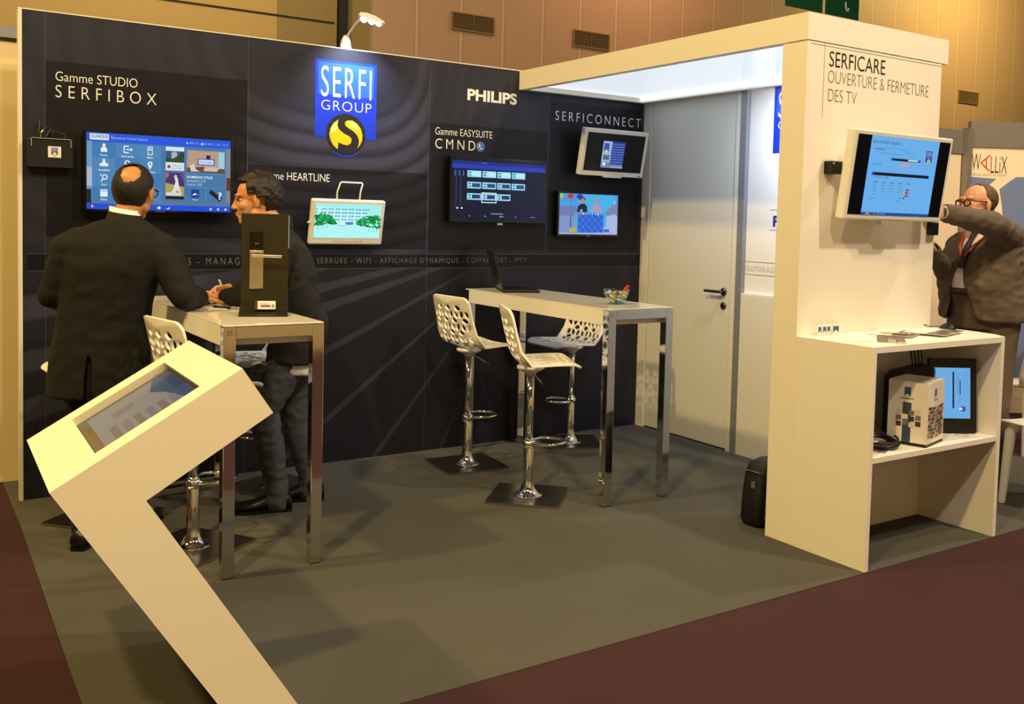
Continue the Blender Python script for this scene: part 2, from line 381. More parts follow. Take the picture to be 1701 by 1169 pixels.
b.lathe([(0, .012), (.024, .012), (.026, .008), (.026, 0)], M_hnd, 20); b.tube([(0, 0, .01), (0, 0, .05)], .010, M_hnd); b.tube([(0, 0, .05), (-.03, 0, .055), (-.13, 0, .055)], .010, M_hnd)
b.obj('door_handle', door)
b = MB(); b.T = frame((WX+.008, -.878, .966), (0, -1, 0), (0, 0, 1), (-1, 0, 0))
b.lathe([(0, .010), (.022, .010), (.025, .006), (.025, 0)], M_hnd, 20); b.box((-.003, -.012, .0095), (.003, .004, .012), M_blk); b.obj('keyhole_rosette', door)
# front wall with SERFICARE
b = MB(); b.box((XC, -DF, 0), (XR, -DF+TH, 2.369), M_whitem); wall_front = struct(b.obj('wall_front', bevel=.002), 'white front wall of the booth', 'wall')
FF = FACE_BACK(-DF)
def care(b):
    b.text('SERFICARE', 3.115, 2.266, 3.530, 2.338, .0012, M_txtk, 1, -.006)
    b.text('OUVERTURE & FERMETURE', 3.110, 2.190, 3.888, 2.248, .0012, M_txtb, 1, -.020)
    b.text('DES TV', 3.116, 2.104, 3.322, 2.162, .0012, M_txtb, 1, -.020)
    b.rect(3.079, 2.022, 3.081, 2.369, .001, M_txtb); b.rect(2.985, 2.357, 3.99, 2.359, .001, M_txtb)
prints('lettering', wall_front, care, FF)
# canopy: a flat beam frame with a luminous underside
can = thing('canopy', 'white overhead canopy with luminous underside between black wall and front wall', 'canopy', (XC, -1.2, 2.37))
b = MB(); b.T = Matrix.Translation((-XC, 1.2, -2.37))
zt, zb, s = 2.5, 2.3745, .05
b.box((XC, -DF, zb), (XC+s, -.002, zt), M_whitem); b.box((WX-.06, -DF, zb), (WX-.01, -.002, zt), M_whitem)
b.box((XC+s, -DF, zb), (WX-.06, -DF+s, zt), M_whitem); b.box((XC+s, -.05, zb), (WX-.06, -.002, zt), M_whitem)
b.box((XC+s, -DF+s, zt-.02), (WX-.06, -.05, zt), M_whitem); b.obj('beam_frame', can)
M_lum = glow('luminous_white_fabric', (.86, .94, 1.0), .86); M_strip = glow('white_light_strip', (.72, .92, 1.0), 2.6)
b = MB(); b.T = Matrix.Translation((-XC, 1.2, -2.37)); b.box((XC+s+.01, -DF+TH, zb+.03), (WX-.07, -.06, zb+.034), M_lum); b.obj('luminous_panel', can)
for a in ((XC+s, -DF+TH, XC+s+.02, -.05), (WX-.08, -DF+TH, WX-.06, -.05)):
    b = MB(); b.T = Matrix.Translation((-XC, 1.2, -2.37)); b.box((a[0]+.0005, a[1], zb+.016), (a[2], a[3], zb+.028), M_strip); b.obj('light_strip', can)
area('canopy_fill', (3.70, -1.62, 2.37), (4.08, -1.55, 1.6), .22, 11, (.84, .92, 1.0), 150)  # added light that brightens the upper panel of the side wall
# vents of the hall wall
M_vent = mat('vent_frame_metal', '#8f7658', .5, .2); M_slat = mat('vent_slats', '#241d15', .6)
v0 = thing('wall_vent', 'slotted vent high on the hall wall, nearest to the black wall lamp', 'vent', (7.14, 8.0, 4.56), 0, 'vents on the hall wall')
b = MB(); b.box((-.385, -.03, -.14), (.385, -.002, -.12), M_vent); b.box((-.385, -.03, .12), (.385, -.002, .14), M_vent); b.box((-.385, -.03, -.12), (-.365, -.002, .12), M_vent); b.box((.365, -.03, -.12), (.385, -.002, .12), M_vent); b.box((-.006, -.03, -.12), (.006, -.002, .12), M_vent); b.obj('frame', v0)
b = MB(); b.box((-.365, -.012, -.12), (.365, -.003, .12), M_slat); b.obj('backing', v0)
b = MB()
for i in range(40):
    x = -.355+i*.0182
    if abs(x) > .01: b.box((x-.002, -.022, -.12), (x+.002, -.012, .12), M_vent)
b.obj('slats', v0)
dup(v0, None, (9.46, 8.0, 4.58), 0, 'slotted vent high on the hall wall above the white canopy')
dup(v0, None, (20.44, 8.0, 4.60), 0, 'slotted vent high on the yellow lit wall right of the SERFICARE wall')
b = MB(); b.box((-9, -8.1, 0), (5.2, -8.0, 3.0), mat('cream_panel', '#e2cfa2')); struct(b.obj('wall_opposite'), 'unseen cream wall of the booth across the aisle', 'wall')  # unseen wall behind the camera, added for the chrome legs to reflect
b = MB(); b.box((5.25, -8.1, 0), (14, -8.0, 3.2), mat('blue_grey_panel', '#7f97cc', .5)); struct(b.obj('wall_across'), 'unseen blue grey wall of the booth across the aisle', 'wall')  # second unseen wall, added for the bluish reflection in the chrome
# green banners
M_grn = mat('green_banner_fabric', '#0b5a3c', .7)
for i, (x0, x1, lb) in enumerate(((9.86, 10.62, 'green hanging banner nearer to the lit canopy, left one of the pair'), (10.69, 11.42, 'green hanging banner with white mark, right one of the pair'))):
    t = thing('hanging_banner', lb, 'banner', (x0, 4.0, 4.57), 0, 'green banners under the hall roof')
    b = MB(); b.box((0, 0, 0), (x1-x0, .02, 1.1), M_grn); cl = b.obj('cloth', t, bevel=.004)
    if i: b = MB(); b.tube([(.42, -.004, .22), (.43, -.004, .14), (.45, -.004, .10), (.48, -.004, .10), (.49, -.004, .14)], .014, M_txtw, 8); b.obj('white_mark', cl)
    b = MB(); b.tube([(-.02, .01, 1.11), (x1-x0+.02, .01, 1.11)], .018, M_alu); b.obj('rod', t)
    for k in (.05, x1-x0-.05):
        b = MB(); b.tube([(k, .01, 1.12), (k, .01, 4.5)], .004, M_blk, 6); b.obj('wire', t)
# neighbour booth on the right
M_ngrey = mat('grey_frame_profile', '#857f78', .45, .3); M_ncream = mat('cream_wall_panel', '#e7d5b8', .55)
def P(px_, d): return None
nc = Vector((6.75, -.87, 0)); dr = Vector((.86, -.51, 0)).normalized(); dl = Vector((-.95, .06, 0)).normalized()
def wall_seg(b, o, d, l, z0, z1, th, m, off=0):
    n = Vector((-d.y, d.x, 0))
    if n.y > 0: n = -n
    p = [o-n*off, o+d*l-n*off, o+d*l-n*(off+th), o-n*(off+th)]
    b.add([(q.x, q.y, z0) for q in p]+[(q.x, q.y, z1) for q in p], [(0, 3, 2, 1), (4, 5, 6, 7), (0, 1, 5, 4), (1, 2, 6, 5), (2, 3, 7, 6), (3, 0, 4, 7)], m)
b = MB(); wall_seg(b, nc+dr*.03, dr, 2.6, 0, 2.19, .03, M_ncream, .02); wn = struct(b.obj('wall_neighbour'), 'cream wall of the neighbouring booth with printed poster', 'wall')
b = MB(); wall_seg(b, nc+dl*.04, dl, 2.2, 0, 2.12, .03, M_ncream, .02); struct(b.obj('wall_partition'), 'cream partition of the neighbouring booth', 'wall')
b = MB(); b.box((nc.x-.03, nc.y-.03, 0), (nc.x+.03, nc.y+.03, 2.34), M_ngrey); struct(b.obj('trim_7'), 'grey corner post of the neighbouring booth', 'post')
b = MB(); wall_seg(b, nc+dr*.03, dr, 2.6, 2.19, 2.40, .05, M_ngrey, .01); wall_seg(b, nc+dl*.03, dl, 2.2, 2.13, 2.32, .05, M_ngrey, .01); struct(b.obj('trim_8'), 'grey top rails of the neighbouring booth', 'trim')
nn = Vector((-dr.y, dr.x, 0)); nn = -nn if nn.y > 0 else nn
FN = frame(nc+nn*-.018, dr, (0, 0, 1), nn)
M_pb = mat('poster_blue_print', '#6f7fae', .5); M_por = mat('poster_orange_print', '#d2552c', .5); M_pw = mat('poster_white_print', '#ecdcc4', .5)
def poster(b):
    b.rect(.045, .12, 2.4, 2.17, .0008, M_pw)
    b.text('W', .052, 2.005, .128, 2.135, .002, M_txtk, 1, -.012); b.text('LLiX', .215, 1.985, .352, 2.120, .002, M_txtk, 1, -.012)
    b.line(.205, 2.128, .132, 2.063, .012, .002, M_por); b.line(.132, 2.063, .205, 1.998, .012, .002, M_por); b.line(.172, 2.098, .180, 2.022, .010, .002, M_por)
    b.text('TRACE AUDIT & TRUST', .055, 1.958, .352, 1.976, .002, M_txtb, 1.2, -.012)
    b.poly([(.045, .3), (.42, .3), (.299, 1.43), (.265, 1.70), (.244, 1.815), (.214, 1.797), (.173, 1.855), (.268, 1.936), (.045, 1.948)], .0016, M_pb)
    b.poly([(.50, .3), (2.4, .3), (2.4, 2.0), (.435, 1.955), (.389, 1.924), (.298, 1.853), (.325, 1.716), (.36, 1.43)], .0016, M_pb)
prints('poster_print', wn, poster, FN)
# ------------------------------------------------------------------ bar tables
M_top = mat('white_glass_top', '#efe9dc', .06, spec=.6)
def bar_table(label, x0, y0, x1, y1):
    W, L = x1-x0, y1-y0
    t = thing('bar_table', label, 'table', ((x0+x1)/2, (y0+y1)/2, 0), 0, 'chrome framed bar tables')
    w, l, s = W/2, L/2, .05
    b = MB(); b.box((-w, -l+s, .962), (w, l-s, 1.043), M_white); b.obj('apron', t, bevel=.002)
    b = MB(); b.box((-w, -l+.004, 1.0435), (w, l-.004, 1.05), M_top); b.obj('tabletop', t, bevel=.0015)
    for sy in (-1, 1):
        ya, yb = (-l, -l+s-.0005) if sy < 0 else (l-s+.0005, l)
        for sx in (-1, 1):
            xa, xb = (-w, -w+s) if sx < 0 else (w-s, w)
            b = MB(); b.box((xa, ya, .004), (xb, yb, 1.0425), M_chrome); lg = b.obj('leg', t, bevel=.002)
            b = MB(); b.box((xa+.004, ya+.004, 0), (xb-.004, yb-.004, .0038), M_blk); b.obj('foot_pad', lg)
        b = MB(); b.box((-w+s+.0005, ya, .9925), (w-s-.0005, yb, 1.0425), M_chrome); rl = b.obj('end_rail', t, bevel=.002)
        if sy < 0:
            b = MB(); b.box((-w+.012, ya-.0015, 1.006), (-w+.036, ya-.0002, 1.030), M_satin)
            b.obj('maker_plate', rl)
    return t
TL = bar_table('chrome framed white bar table with the lock display, between the two men at left', .55, -1.62, .975, -.10)
TR = bar_table('chrome framed white bar table with laptop and sweet bowl in the middle of the booth', 2.55, -1.578, 2.997, -.052)
# ------------------------------------------------------------------ bar stools
def seat_mesh():
    def leaf(cx, cy, a, L, w, n=7):
        p = []
        for i in range(n): t = i/(n-1); p.append((-L/2+L*t, w/2*sin(pi*t)**.8*(1.15-.5*t)))
        q = [(x, -y) for x, y in p[-2:0:-1]]
        return [(cx+x*cos(a)-y*sin(a), cy+x*sin(a)+y*cos(a)) for x, y in p+q]
    HW, S0, S1 = .212, 0.0, .66
    def hw(s): return HW*(1-.06*(abs(s-.33)/.33)**3)-(.014 if s > .5 else 0)
    rr = .055; out = []
    def corner(cx, cy, a0):
        for k in range(6): a = a0+pi/2*k/5; out.append((cx+rr*cos(a), cy+rr*sin(a)))
    corner(.205-rr, S0+rr, -pi/2)
    for s in (.15, .28, .42, .52): out.append((hw(s), s))
    corner(.195-rr, S1-rr, 0); corner(-.195+rr, S1-rr, pi/2)
    for s in (.52, .42, .28, .15): out.append((-hw(s), s))
    corner(-.205+rr, S0+rr, pi)
    holes = []; a = .092; h = a*sqrt(3)/2; lo, hi = .045, .625
    for j in range(-1, 9):
        for i in range(-5, 6):
            bx = i*a+(a/2 if j % 2 else 0); by = .03+j*h
            for ang in (0, 60, 120):
                A = R(ang); cx, cy = bx+a/2*cos(A), by+a/2*sin(A)
                if cy < lo or cy > hi or abs(cx) > .168: continue
                fl = pi if (i+j+ang//60) % 2 else 0
                holes.append(leaf(cx, cy, A+fl+.12, .060, .039))
    verts = []; edges = []; 
    def addloop(pl):
        n = len(verts); verts.extend(pl); edges.extend([(n+i, n+(i+1) % len(pl)) for i in range(len(pl))])
    addloop(out)
    for hl in holes: addloop(hl)
    def inside(p, pl):
        c = False; x, y = p
        for i in range(len(pl)):
            x1, y1 = pl[i]; x2, y2 = pl[i-1]
            if (y1 > y) != (y2 > y) and x < (x2-x1)*(y-y1)/(y2-y1)+x1: c = not c
        return c
    cent = [(sum(p[0] for p in hl)/len(hl), sum(p[1] for p in hl)/len(hl)) for hl in holes]
    def inhole(p):
        for c, hl in zip(cent, holes):
            if abs(p[0]-c[0])+abs(p[1]-c[1]) < .06 and inside(p, hl): return True
        return False
    st = .017
    for j in range(1, int(S1/st)):
        for i in range(-12, 13):
            p = (i*st+(st/2 if j % 2 else 0), j*st)
            if inside(p, out) and not inhole(p) and abs(p[0]) < .2: verts.append(p)
    r = mgeo.delaunay_2d_cdt([Vector(v) for v in verts], edges, [], 0, 1e-6)
    vs = [(v.x, v.y) for v in r[0]]; fs = []
    for f in r[2]:
        c = (sum(vs[i][0] for i in f)/len(f), sum(vs[i][1] for i in f)/len(f))
        if inside(c, out) and not inhole(c): fs.append(tuple(f))
    # side profile: s along the shell, from the seat's front edge to the top of the back
    prof = [(.245, -.022), (.20, -.002), (.10, -.004), (0, -.012), (-.045, -.006), (-.085, .022), (-.112, .07), (-.132, .14), (-.150, .21), (-.165, .272), (-.174, .300)]
    acc = [0]
    for p, q in zip(prof, prof[1:]): acc.append(acc[-1]+hypot(q[0]-p[0], q[1]-p[1]))
    tot = acc[-1]
    def at(s):
        s = s/S1*tot
        for i in range(len(prof)-1):
            if s <= acc[i+1]+1e-9:
                t = (s-acc[i])/(acc[i+1]-acc[i]); p0 = prof[max(i-1, 0)]; p1 = prof[i]; p2 = prof[i+1]; p3 = prof[min(i+2, len(prof)-1)]
                f = lambda k: .5*((2*p1[k])+(-p0[k]+p2[k])*t+(2*p0[k]-5*p1[k]+4*p2[k]-p3[k])*t*t+(-p0[k]+3*p1[k]-3*p2[k]+p3[k])*t**3)
                return f(0), f(1)
        return prof[-1]
    V = []
    for x, s in vs:
        d, z = at(s); u = (x/.21)**2
        k = max(0, min(1, (s-.3)/.15))
        d2 = d+u*.035*k; z2 = z+u*.018*(1-k)-.004*u*(1-k)
        V.append((d2, x, z2))
    me = bpy.data.meshes.new('seat_shell'); me.from_pydata(V, [], fs); me.materials.append(M_plastic)
    bm = bmesh.new(); bm.from_mesh(me); bmesh.ops.recalc_face_normals(bm, faces=bm.faces); bm.to_mesh(me); bm.free()
    me.polygons.foreach_set('use_smooth', [True]*len(me.polygons)); return me
SEAT = seat_mesh()
def bar_stool(label, x, y, rz, base_rz, zs=.742):
    t = thing('bar_stool', label, 'stool', (x, y, 0), rz, 'perforated white bar stools')
    o = bpy.data.objects.new('seat', SEAT); COL.objects.link(o); o.parent = t; o.location = (0, 0, zs)
    s = o.modifiers.new('solid', 'SOLIDIFY'); s.thickness = .013; s.offset = 0
    bv = o.modifiers.new('bevel', 'BEVEL'); bv.width = .0035; bv.segments = 2; bv.limit_method = 'ANGLE'; bv.angle_limit = R(50)
    b = MB(); b.lathe([(0, -.012), (.075, -.012), (.075, -.026), (.06, -.034), (.03, -.05), (.03, -.06), (0, -.06)], M_plastic, 24, (0, 0, zs-.012)); b.obj('seat_mount', t)
    b = MB(); b.lathe([(0, .30), (.021, .30), (.021, zs-.06), (0, zs-.06)], M_chrome, 20); b.obj('upper_column', t)
    b = MB(); b.lathe([(0, .012), (.082, .012), (.075, .016), (.058, .024), (.043, .04), (.034, .06), (.029, .085), (.027, .11), (.027, .318), (.023, .324), (0, .324)], M_chrome, 24); b.obj('lower_column', t)
    # footrest
    b = MB(); b.lathe([(.0275, .272), (.034, .272), (.034, .312), (.0275, .312)], M_chrome, 20)
    pts = [(.03, .055, .300), (.075, .085, .302)]
    for k in range(13): a = R(84-168*k/12); pts.append((.075+.125*cos(a), .098*sin(a), .302))
    pts += [(.075, -.085, .302), (.03, -.055, .300), (.012, -.03, .298)]; pts = [(.012, .03, .298)]+pts
    b.tube(pts, .0085, M_chrome, 8); b.obj('footrest', t)
    b = MB(); b.tube([(.0, -.02, zs-.06), (.015, -.06, zs-.068), (.045, -.145, zs-.105)], .0045, M_satin, 8); b.tube([(.040, -.130, zs-.098), (.048, -.152, zs-.109)], .007, M_blk, 8); b.obj('height_lever', t)
    # base plate with hollow sides
    n = 10; pl = []; c = .196
    cor = [(c, c), (-c, c), (-c, -c), (c, -c)]
    for i in range(4):
        p, q = Vector(cor[i]), Vector(cor[(i+1) % 4]); m_ = -(p+q).normalized()
        for k in range(n): u = k/n; pl.append(tuple(p.lerp(q, u)+m_*-.004*4*u*(1-u)))
    b = MB(); b.prism(pl, 0.001, .0125, M_plate); o = b.obj('base_plate', t, bevel=.003); o.rotation_euler = (0, 0, base_rz-rz)
    return t
bar_stool('perforated white bar stool nearest in the middle group, seen from its side', 2.315, -1.205, R(-24), R(47))
bar_stool('perforated white bar stool left of the laptop table, its back turned to us', 2.36, -.45, R(4), R(-5))
bar_stool('perforated white bar stool on the far side of the laptop table, facing left', 3.27, -.26, R(181), R(-28), .69)
bar_stool('perforated white bar stool partly hidden by the white screen kiosk', .553, -1.15, R(10), R(34))
bar_stool('perforated white bar stool behind the man in jeans, under the lock display table', 1.19, -.36, R(188), R(20), .72)
bar_stool('perforated white bar stool behind the dark suited man at far left', .30, -.50, R(185), R(-48))
# ------------------------------------------------------------------ kiosk
M_kw = mat('white_kiosk_paint', '#f0ead6', .5)
kio = thing('information_kiosk', 'slanted white screen kiosk standing on the grey carpet in front', 'kiosk', (.34, -2.8, 0), R(-1.8))
kA, kB, kC, kD = (-.233, .761), (.267, 1.061), (.358, .924), (.007, .708)
kE, kF = (.457, 0.0), (.258, 0.0); KW = .683; ox = .34
def kp(p, y): return (p[0]-ox, y, p[1])
e1 = Vector((kB[0]-kA[0], 0, kB[1]-kA[1])); kl = e1.length; e1.normalize(); e2 = Vector((0, 1, 0)); en = e1.cross(e2)
A3 = Vector(kp(kA, 0)); su0, su1, sv0, sv1 = .142, .468, .088, .592
def onk(u, v, d=0): return tuple(A3+e1*u+e2*v+en*d)
b = MB()
prof = [kA, kF, kE, kD, kC, kB]
for y, fl in ((0, False), (KW, True)):
    v = [kp(p, y) for p in prof]; f = tuple(range(6)); b.add(v, [f[::-1] if fl else f], M_kw)
for i in range(5):
    p, q = prof[i], prof[i+1]; b.add([kp(p, 0), kp(q, 0), kp(q, KW), kp(p, KW)], [(3, 2, 1, 0)], M_kw)
o4 = [onk(0, 0), onk(kl, 0), onk(kl, KW), onk(0, KW)]; i4 = [onk(su0, sv0), onk(su1, sv0), onk(su1, sv1), onk(su0, sv1)]; d4 = [onk(u, v, -.026) for u, v in ((su0, sv0), (su1, sv0), (su1, sv1), (su0, sv1))]
b.add(o4+i4, [(0, 1, 5, 4), (1, 2, 6, 5), (2, 3, 7, 6), (3, 0, 4, 7)], M_kw); b.add(i4+d4, [(0, 1, 5, 4), (1, 2, 6, 5), (2, 3, 7, 6), (3, 0, 4, 7)], mat('kiosk_recess_paint', '#d8d2bd', .5)); b.add(d4, [(0, 1, 2, 3)], M_blk)
o = b.obj('body', kio, weld=True)
bm = bmesh.new(); bm.from_mesh(o.data); bmesh.ops.recalc_face_normals(bm, faces=bm.faces); bm.to_mesh(o.data); bm.free()
b = MB(); b.T = frame(onk(su0+.002, sv0+.002, -.024), e1, e2, en); sw, sh = su1-su0-.004, sv1-sv0-.004
# the picture on the screen: users stand on the low side, so it reads along the kiosk's width
g = lambda h: glow('kiosk_pixel_'+h, h, .50)
b.rect(0, 0, sw, sh, 0, mat('kiosk_glass', '#3b3b3a', .06, spec=.7))
b.rect(.03, .006, sw-.008, sh-.03, .0006, g('a5a29a')); b.poly([(sw*.985, sh*.03), (sw*.985, sh*.94), (sw*.80, sh*.94), (sw*.70, sh*.70), (sw*.80, sh*.50), (sw*.88, sh*.14), (sw*.93, sh*.06)], .0012, g('2f5a80')); b.poly([(sw*.985, sh*.42), (sw*.985, sh*.94), (sw*.88, sh*.94), (sw*.90, sh*.45)], .0016, g('27496c'))
for i, c in enumerate(('8d8277', '8e8c86', '8d8074', '8b8a90', '8d8270', '8e8d92')): b.rect(sw*(.20+.115*i), sh*.06, sw*(.275+.115*i), sh*(.46-.02*i), .0014, g(c))
b.rect(sw*.3, sh*.62, sw*.52, sh*.74, .0014, g('918d84'))
b.obj('touch_screen', kio)
# ------------------------------------------------------------------ television sets
def tv(name, label, w, h, loc, tilt, depth, mfrm, bez, fill, bot=None, group=None, yaw=0, fbev=.004):
    "centre of the set's front at loc; tilt>0 leans its top forward"
    t = bpy.data.objects.new(name, None); COL.objects.link(t); t.location = loc; t.rotation_euler = (R(tilt), 0, R(yaw)); tag(t, label, 'television', group)
    T = frame((0, 0, 0), (1, 0, 0), (0, 0, 1), (0, -1, 0)); bot = bez if bot is None else bot
    b = MB(); b.T = T; b.box((-w/2, -h/2, -depth), (w/2, h/2, 0), mfrm); b.obj('casing', t, bevel=fbev)
    b = MB(); b.T = T @ Matrix.Translation((-w/2+bez, -h/2+bot, .0012)); fill(b, w-2*bez, h-bez-bot); b.obj('screen', t)
    return t, T
def bracket(t, T, z0, z1, mt=M_blk, w=.16, h=.16):
    b = MB(); b.T = T; b.box((-w/2, -h/2, z1), (w/2, h/2, z0), mt); b.obj('wall_bracket', t); return b
def icon_person(b, x, y, s, m): b.disc(x, y+.55*s, .24*s, .28*s, .002, m, 12); b.poly([(x-.5*s, y-.5*s), (x+.5*s, y-.5*s), (x+.42*s, y+.1*s), (x+.15*s, y+.28*s), (x-.15*s, y+.28*s), (x-.42*s, y+.1*s)], .002, m)
def scr1(b, w, h):
    b.rect(0, 0, w, h, 0, px('#4479a8')); b.rect(0, h*.885, w, h, .0006, px('#1f57e0')); b.rect(0, 0, w, h*.075, .0006, px('#1b50dc'))
    b.rect(0, h*.075, w, h*.13, .0005, px('#5d7898')); b.rect(0, h*.13, w*.035, h*.885, .0005, px('#6d9cc8')); b.rect(w*.965, h*.13, w, h*.885, .0005, px('#7d8796')); b.rect(0, h*.08, w*.03, h*.26, .00055, px('#20222e')); b.rect(w*.97, h*.30, w, h*.48, .00055, px('#5a3a30')); b.rect(0, h*.30, w*.035, h*.55, .0006, px('#a9b9d0'))
    L = px('#79a9d2'); Wt = px('#e6f1fb')
    for i in range(3):
        for j in range(4): b.rect(w*(.036+.155*i), h*(.105+.193*j), w*(.036+.155*i+.152), h*(.105+.193*j+.188), .0008, px(('#3f7cb4', '#4a86bb', '#4c88ba')[(i+j) % 3]))
    X = [w*(.036+.155*i+.076) for i in range(3)]; Y = [h*(.105+.193*j+.11) for j in range(4)]
    icon_person(b, X[0], Y[3], w*.045, Wt); icon_person(b, X[0], Y[2], w*.04, Wt); b.rect(X[0]-w*.028, Y[2]-h*.035, X[0]+w*.028, Y[2]+h*.0, .0024, Wt)
    b.rect(X[1]-w*.025, Y[3]-h*.045, X[1]+w*.01, Y[3]+h*.055, .002, Wt); b.rect(X[1]-w*.018, Y[3]-h*.03, X[1]+w*.012, Y[3]+h*.04, .0024, px('#4a86bb')); b.line(X[1]-w*.008, Y[3]+h*.005, X[1]+w*.03, Y[3]+h*.005, h*.014, .0028, Wt); b.poly([(X[1]+w*.022, Y[3]-h*.02), (X[1]+w*.036, Y[3]+h*.005), (X[1]+w*.022, Y[3]+h*.03)], .0028, Wt)
    b.rect(X[2]-w*.018, Y[3]-h*.05, X[2]+w*.018, Y[3]+h*.06, .002, Wt); b.rect(X[2]-w*.013, Y[3]-h*.04, X[2]+w*.013, Y[3]+h*.05, .0024, px('#4a86bb')); b.rect(X[2]-w*.009, Y[3]+h*.01, X[2]+w*.009, Y[3]+h*.035, .0028, Wt)
    b.ring(X[1], Y[2]+h*.02, w*.012, w*.02, .002, Wt, 12); b.rect(X[1]-w*.012, Y[2]-h*.045, X[1]+w*.012, Y[2]+h*.01, .002, Wt)
    b.disc(X[2], Y[2]+h*.02, w*.017, h*.035, .002, Wt, 14); b.poly([(X[2]-w*.015, Y[2]+h*.01), (X[2], Y[2]-h*.06), (X[2]+w*.015, Y[2]+h*.01)], .002, Wt); b.disc(X[2], Y[2]+h*.02, w*.007, h*.014, .0024, px('#4a86bb'), 10)
    b.ring(X[0]+w*.006, Y[1]+h*.015, w*.012, w*.019, .002, Wt, 14); b.line(X[0]-w*.006, Y[1]-h*.01, X[0]-w*.02, Y[1]-h*.045, w*.008, .002, Wt); b.disc(X[0]-w*.02, Y[1]+h*.04, w*.006, w*.006, .002, Wt, 8)
    b.rect(X[0]-w*.024, Y[0]-h*.05, X[0]+w*.024, Y[0]+h*.045, .002, Wt); b.rect(X[0]-w*.024, Y[0]+h*.02, X[0]+w*.024, Y[0]+h*.028, .0024, px('#4a86bb'))
    b.disc(X[2], Y[1], w*.02, h*.04, .002, Wt, 14); b.poly([(X[2]-w*.0, Y[0]-h*.04), (X[2]+w*.02, Y[0]-h*.02), (X[2]+w*.02, Y[0]+h*.04)], .002, px('#8fc65a'))
    for s, x, y, k in (('Equipe', X[0], Y[3], .05), ('Votre sortie', X[1], Y[3], .085), ('Menu', X[2], Y[3], .04), ('Actualites', X[0], Y[2], .075), ('Situation', X[2], Y[2], .07), ('Jeux', X[0], Y[1], .035), ('Films', X[0], Y[0], .042)):
        b.text(s, x-w*k/2, y-h*.10, x+w*k/2, y-h*.072, .002, Wt, 1, .01)
    b.rect(w*.02, h*.905, w*.145, h*.985, .0012, px('#dbe6f7')); b.text('CLINIQUE', w*.032, h*.925, w*.138, h*.972, .0016, px('#45639f'), 1, .02)
    b.text('Bienvenue Vincent Laborie', w*.16, h*.925, w*.405, h*.965, .0016, px('#9db9f2')); b.text('RM 23  |  9:22 AM  |  26 / 13 C', w*.70, h*.915, w*.98, h*.95, .0016, px('#a9c2f4')); b.disc(w*.682, h*.932, w*.005, h*.016, .0016, Wt, 8); b.ring(w*.79, h*.932, w*.006, w*.010, .002, Wt, 10)
    # pictures
    b.rect(w*.53, h*.55, w*.66, h*.87, .0012, px('#dfe8ee')); b.rect(w*.53, h*.66, w*.66, h*.815, .0016, px('#35588c')); b.poly([(w*.53, h*.66), (w*.66, h*.66), (w*.66, h*.73), (w*.62, h*.76), (w*.58, h*.71), (w*.53, h*.73)], .002, px('#2c4a2c')); b.poly([(w*.57, h*.70), (w*.61, h*.70), (w*.61, h*.79), (w*.595, h*.81), (w*.57, h*.79)], .0018, px('#a9b7c4')); b.rect(w*.63, h*.68, w*.66, h*.80, .0019, px('#23402a'))
    b.disc(w*.553, h*.60, w*.012, h*.025, .0016, px('#b2344f'), 14); b.text('MAISON', w*.575, h*.605, w*.652, h*.632, .0016, px('#8f8f97')); b.text('DU PARC', w*.575, h*.568, w*.652, h*.596, .0016, px('#8f8f97'))
    b.rect(w*.53, h*.16, w*.66, h*.52, .0012, px('#41356b')); b.poly([(w*.53, h*.16), (w*.66, h*.16), (w*.66, h*.33), (w*.53, h*.38)], .0014, px('#b2a25c')); b.poly([(w*.56, h*.22), (w*.585, h*.30), (w*.60, h*.40), (w*.59, h*.46), (w*.615, h*.45), (w*.625, h*.33), (w*.645, h*.23), (w*.61, h*.29), (w*.59, h*.22)], .0016, px('#e6e2e0')); b.disc(w*.6, h*.47, w*.012, h*.022, .0018, px('#d9c2b0'), 10); b.rect(w*.532, h*.21, w*.64, h*.25, .002, px('#d0dce6')); b.rect(w*.53, h*.16, w*.66, h*.20, .0018, px('#16131c')); b.poly([(w*.53, h*.42), (w*.56, h*.50), (w*.53, h*.52)], .0018, px('#c45a6c')); b.poly([(w*.66, h*.40), (w*.63, h*.5), (w*.66, h*.52)], .0018, px('#7a3f86'))
    b.rect(w*.68, h*.54, w*.955, h*.84, .0012, px('#b99c86')); b.poly([(w*.68, h*.54), (w*.955, h*.54), (w*.955, h*.60), (w*.80, h*.62), (w*.68, h*.60)], .0014, px('#6a4a3a')); b.rect(w*.91, h*.60, w*.955, h*.83, .0014, px('#9ad0e6')); b.poly([(w*.70, h*.62), (w*.73, h*.66), (w*.745, h*.58), (w*.775, h*.55), (w*.71, h*.55)], .0016, px('#d5cfd0')); b.poly([(w*.80, h*.56), (w*.90, h*.56), (w*.92, h*.62), (w*.81, h*.62)], .0018, px('#cdbdaa')); b.rect(w*.82, h*.70, w*.85, h*.78, .0016, px('#2b1f1c')); b.rect(w*.685, h*.69, w*.695, h*.83, .0016, px('#7c96a8'))
    b.rect(w*.757, h*.64, w*.882, h*.73, .002, px('#2a50c8')); b.rect(w*.765, h*.652, w*.874, h*.718, .0024, px('#cfe0ee')); b.text('Voir la video', w*.775, h*.668, w*.865, h*.70, .0028, px('#5f7fb0'))
    b.text('NUMEROS UTILES', w*.68, h*.455, w*.868, h*.49, .0016, Wt, 1, .015); b.text('Standard 310', w*.68, h*.405, w*.815, h*.44, .0016, px('#b9d6ec')); b.text('Autres 300', w*.68, h*.355, w*.79, h*.39, .0016, px('#b9d6ec'))
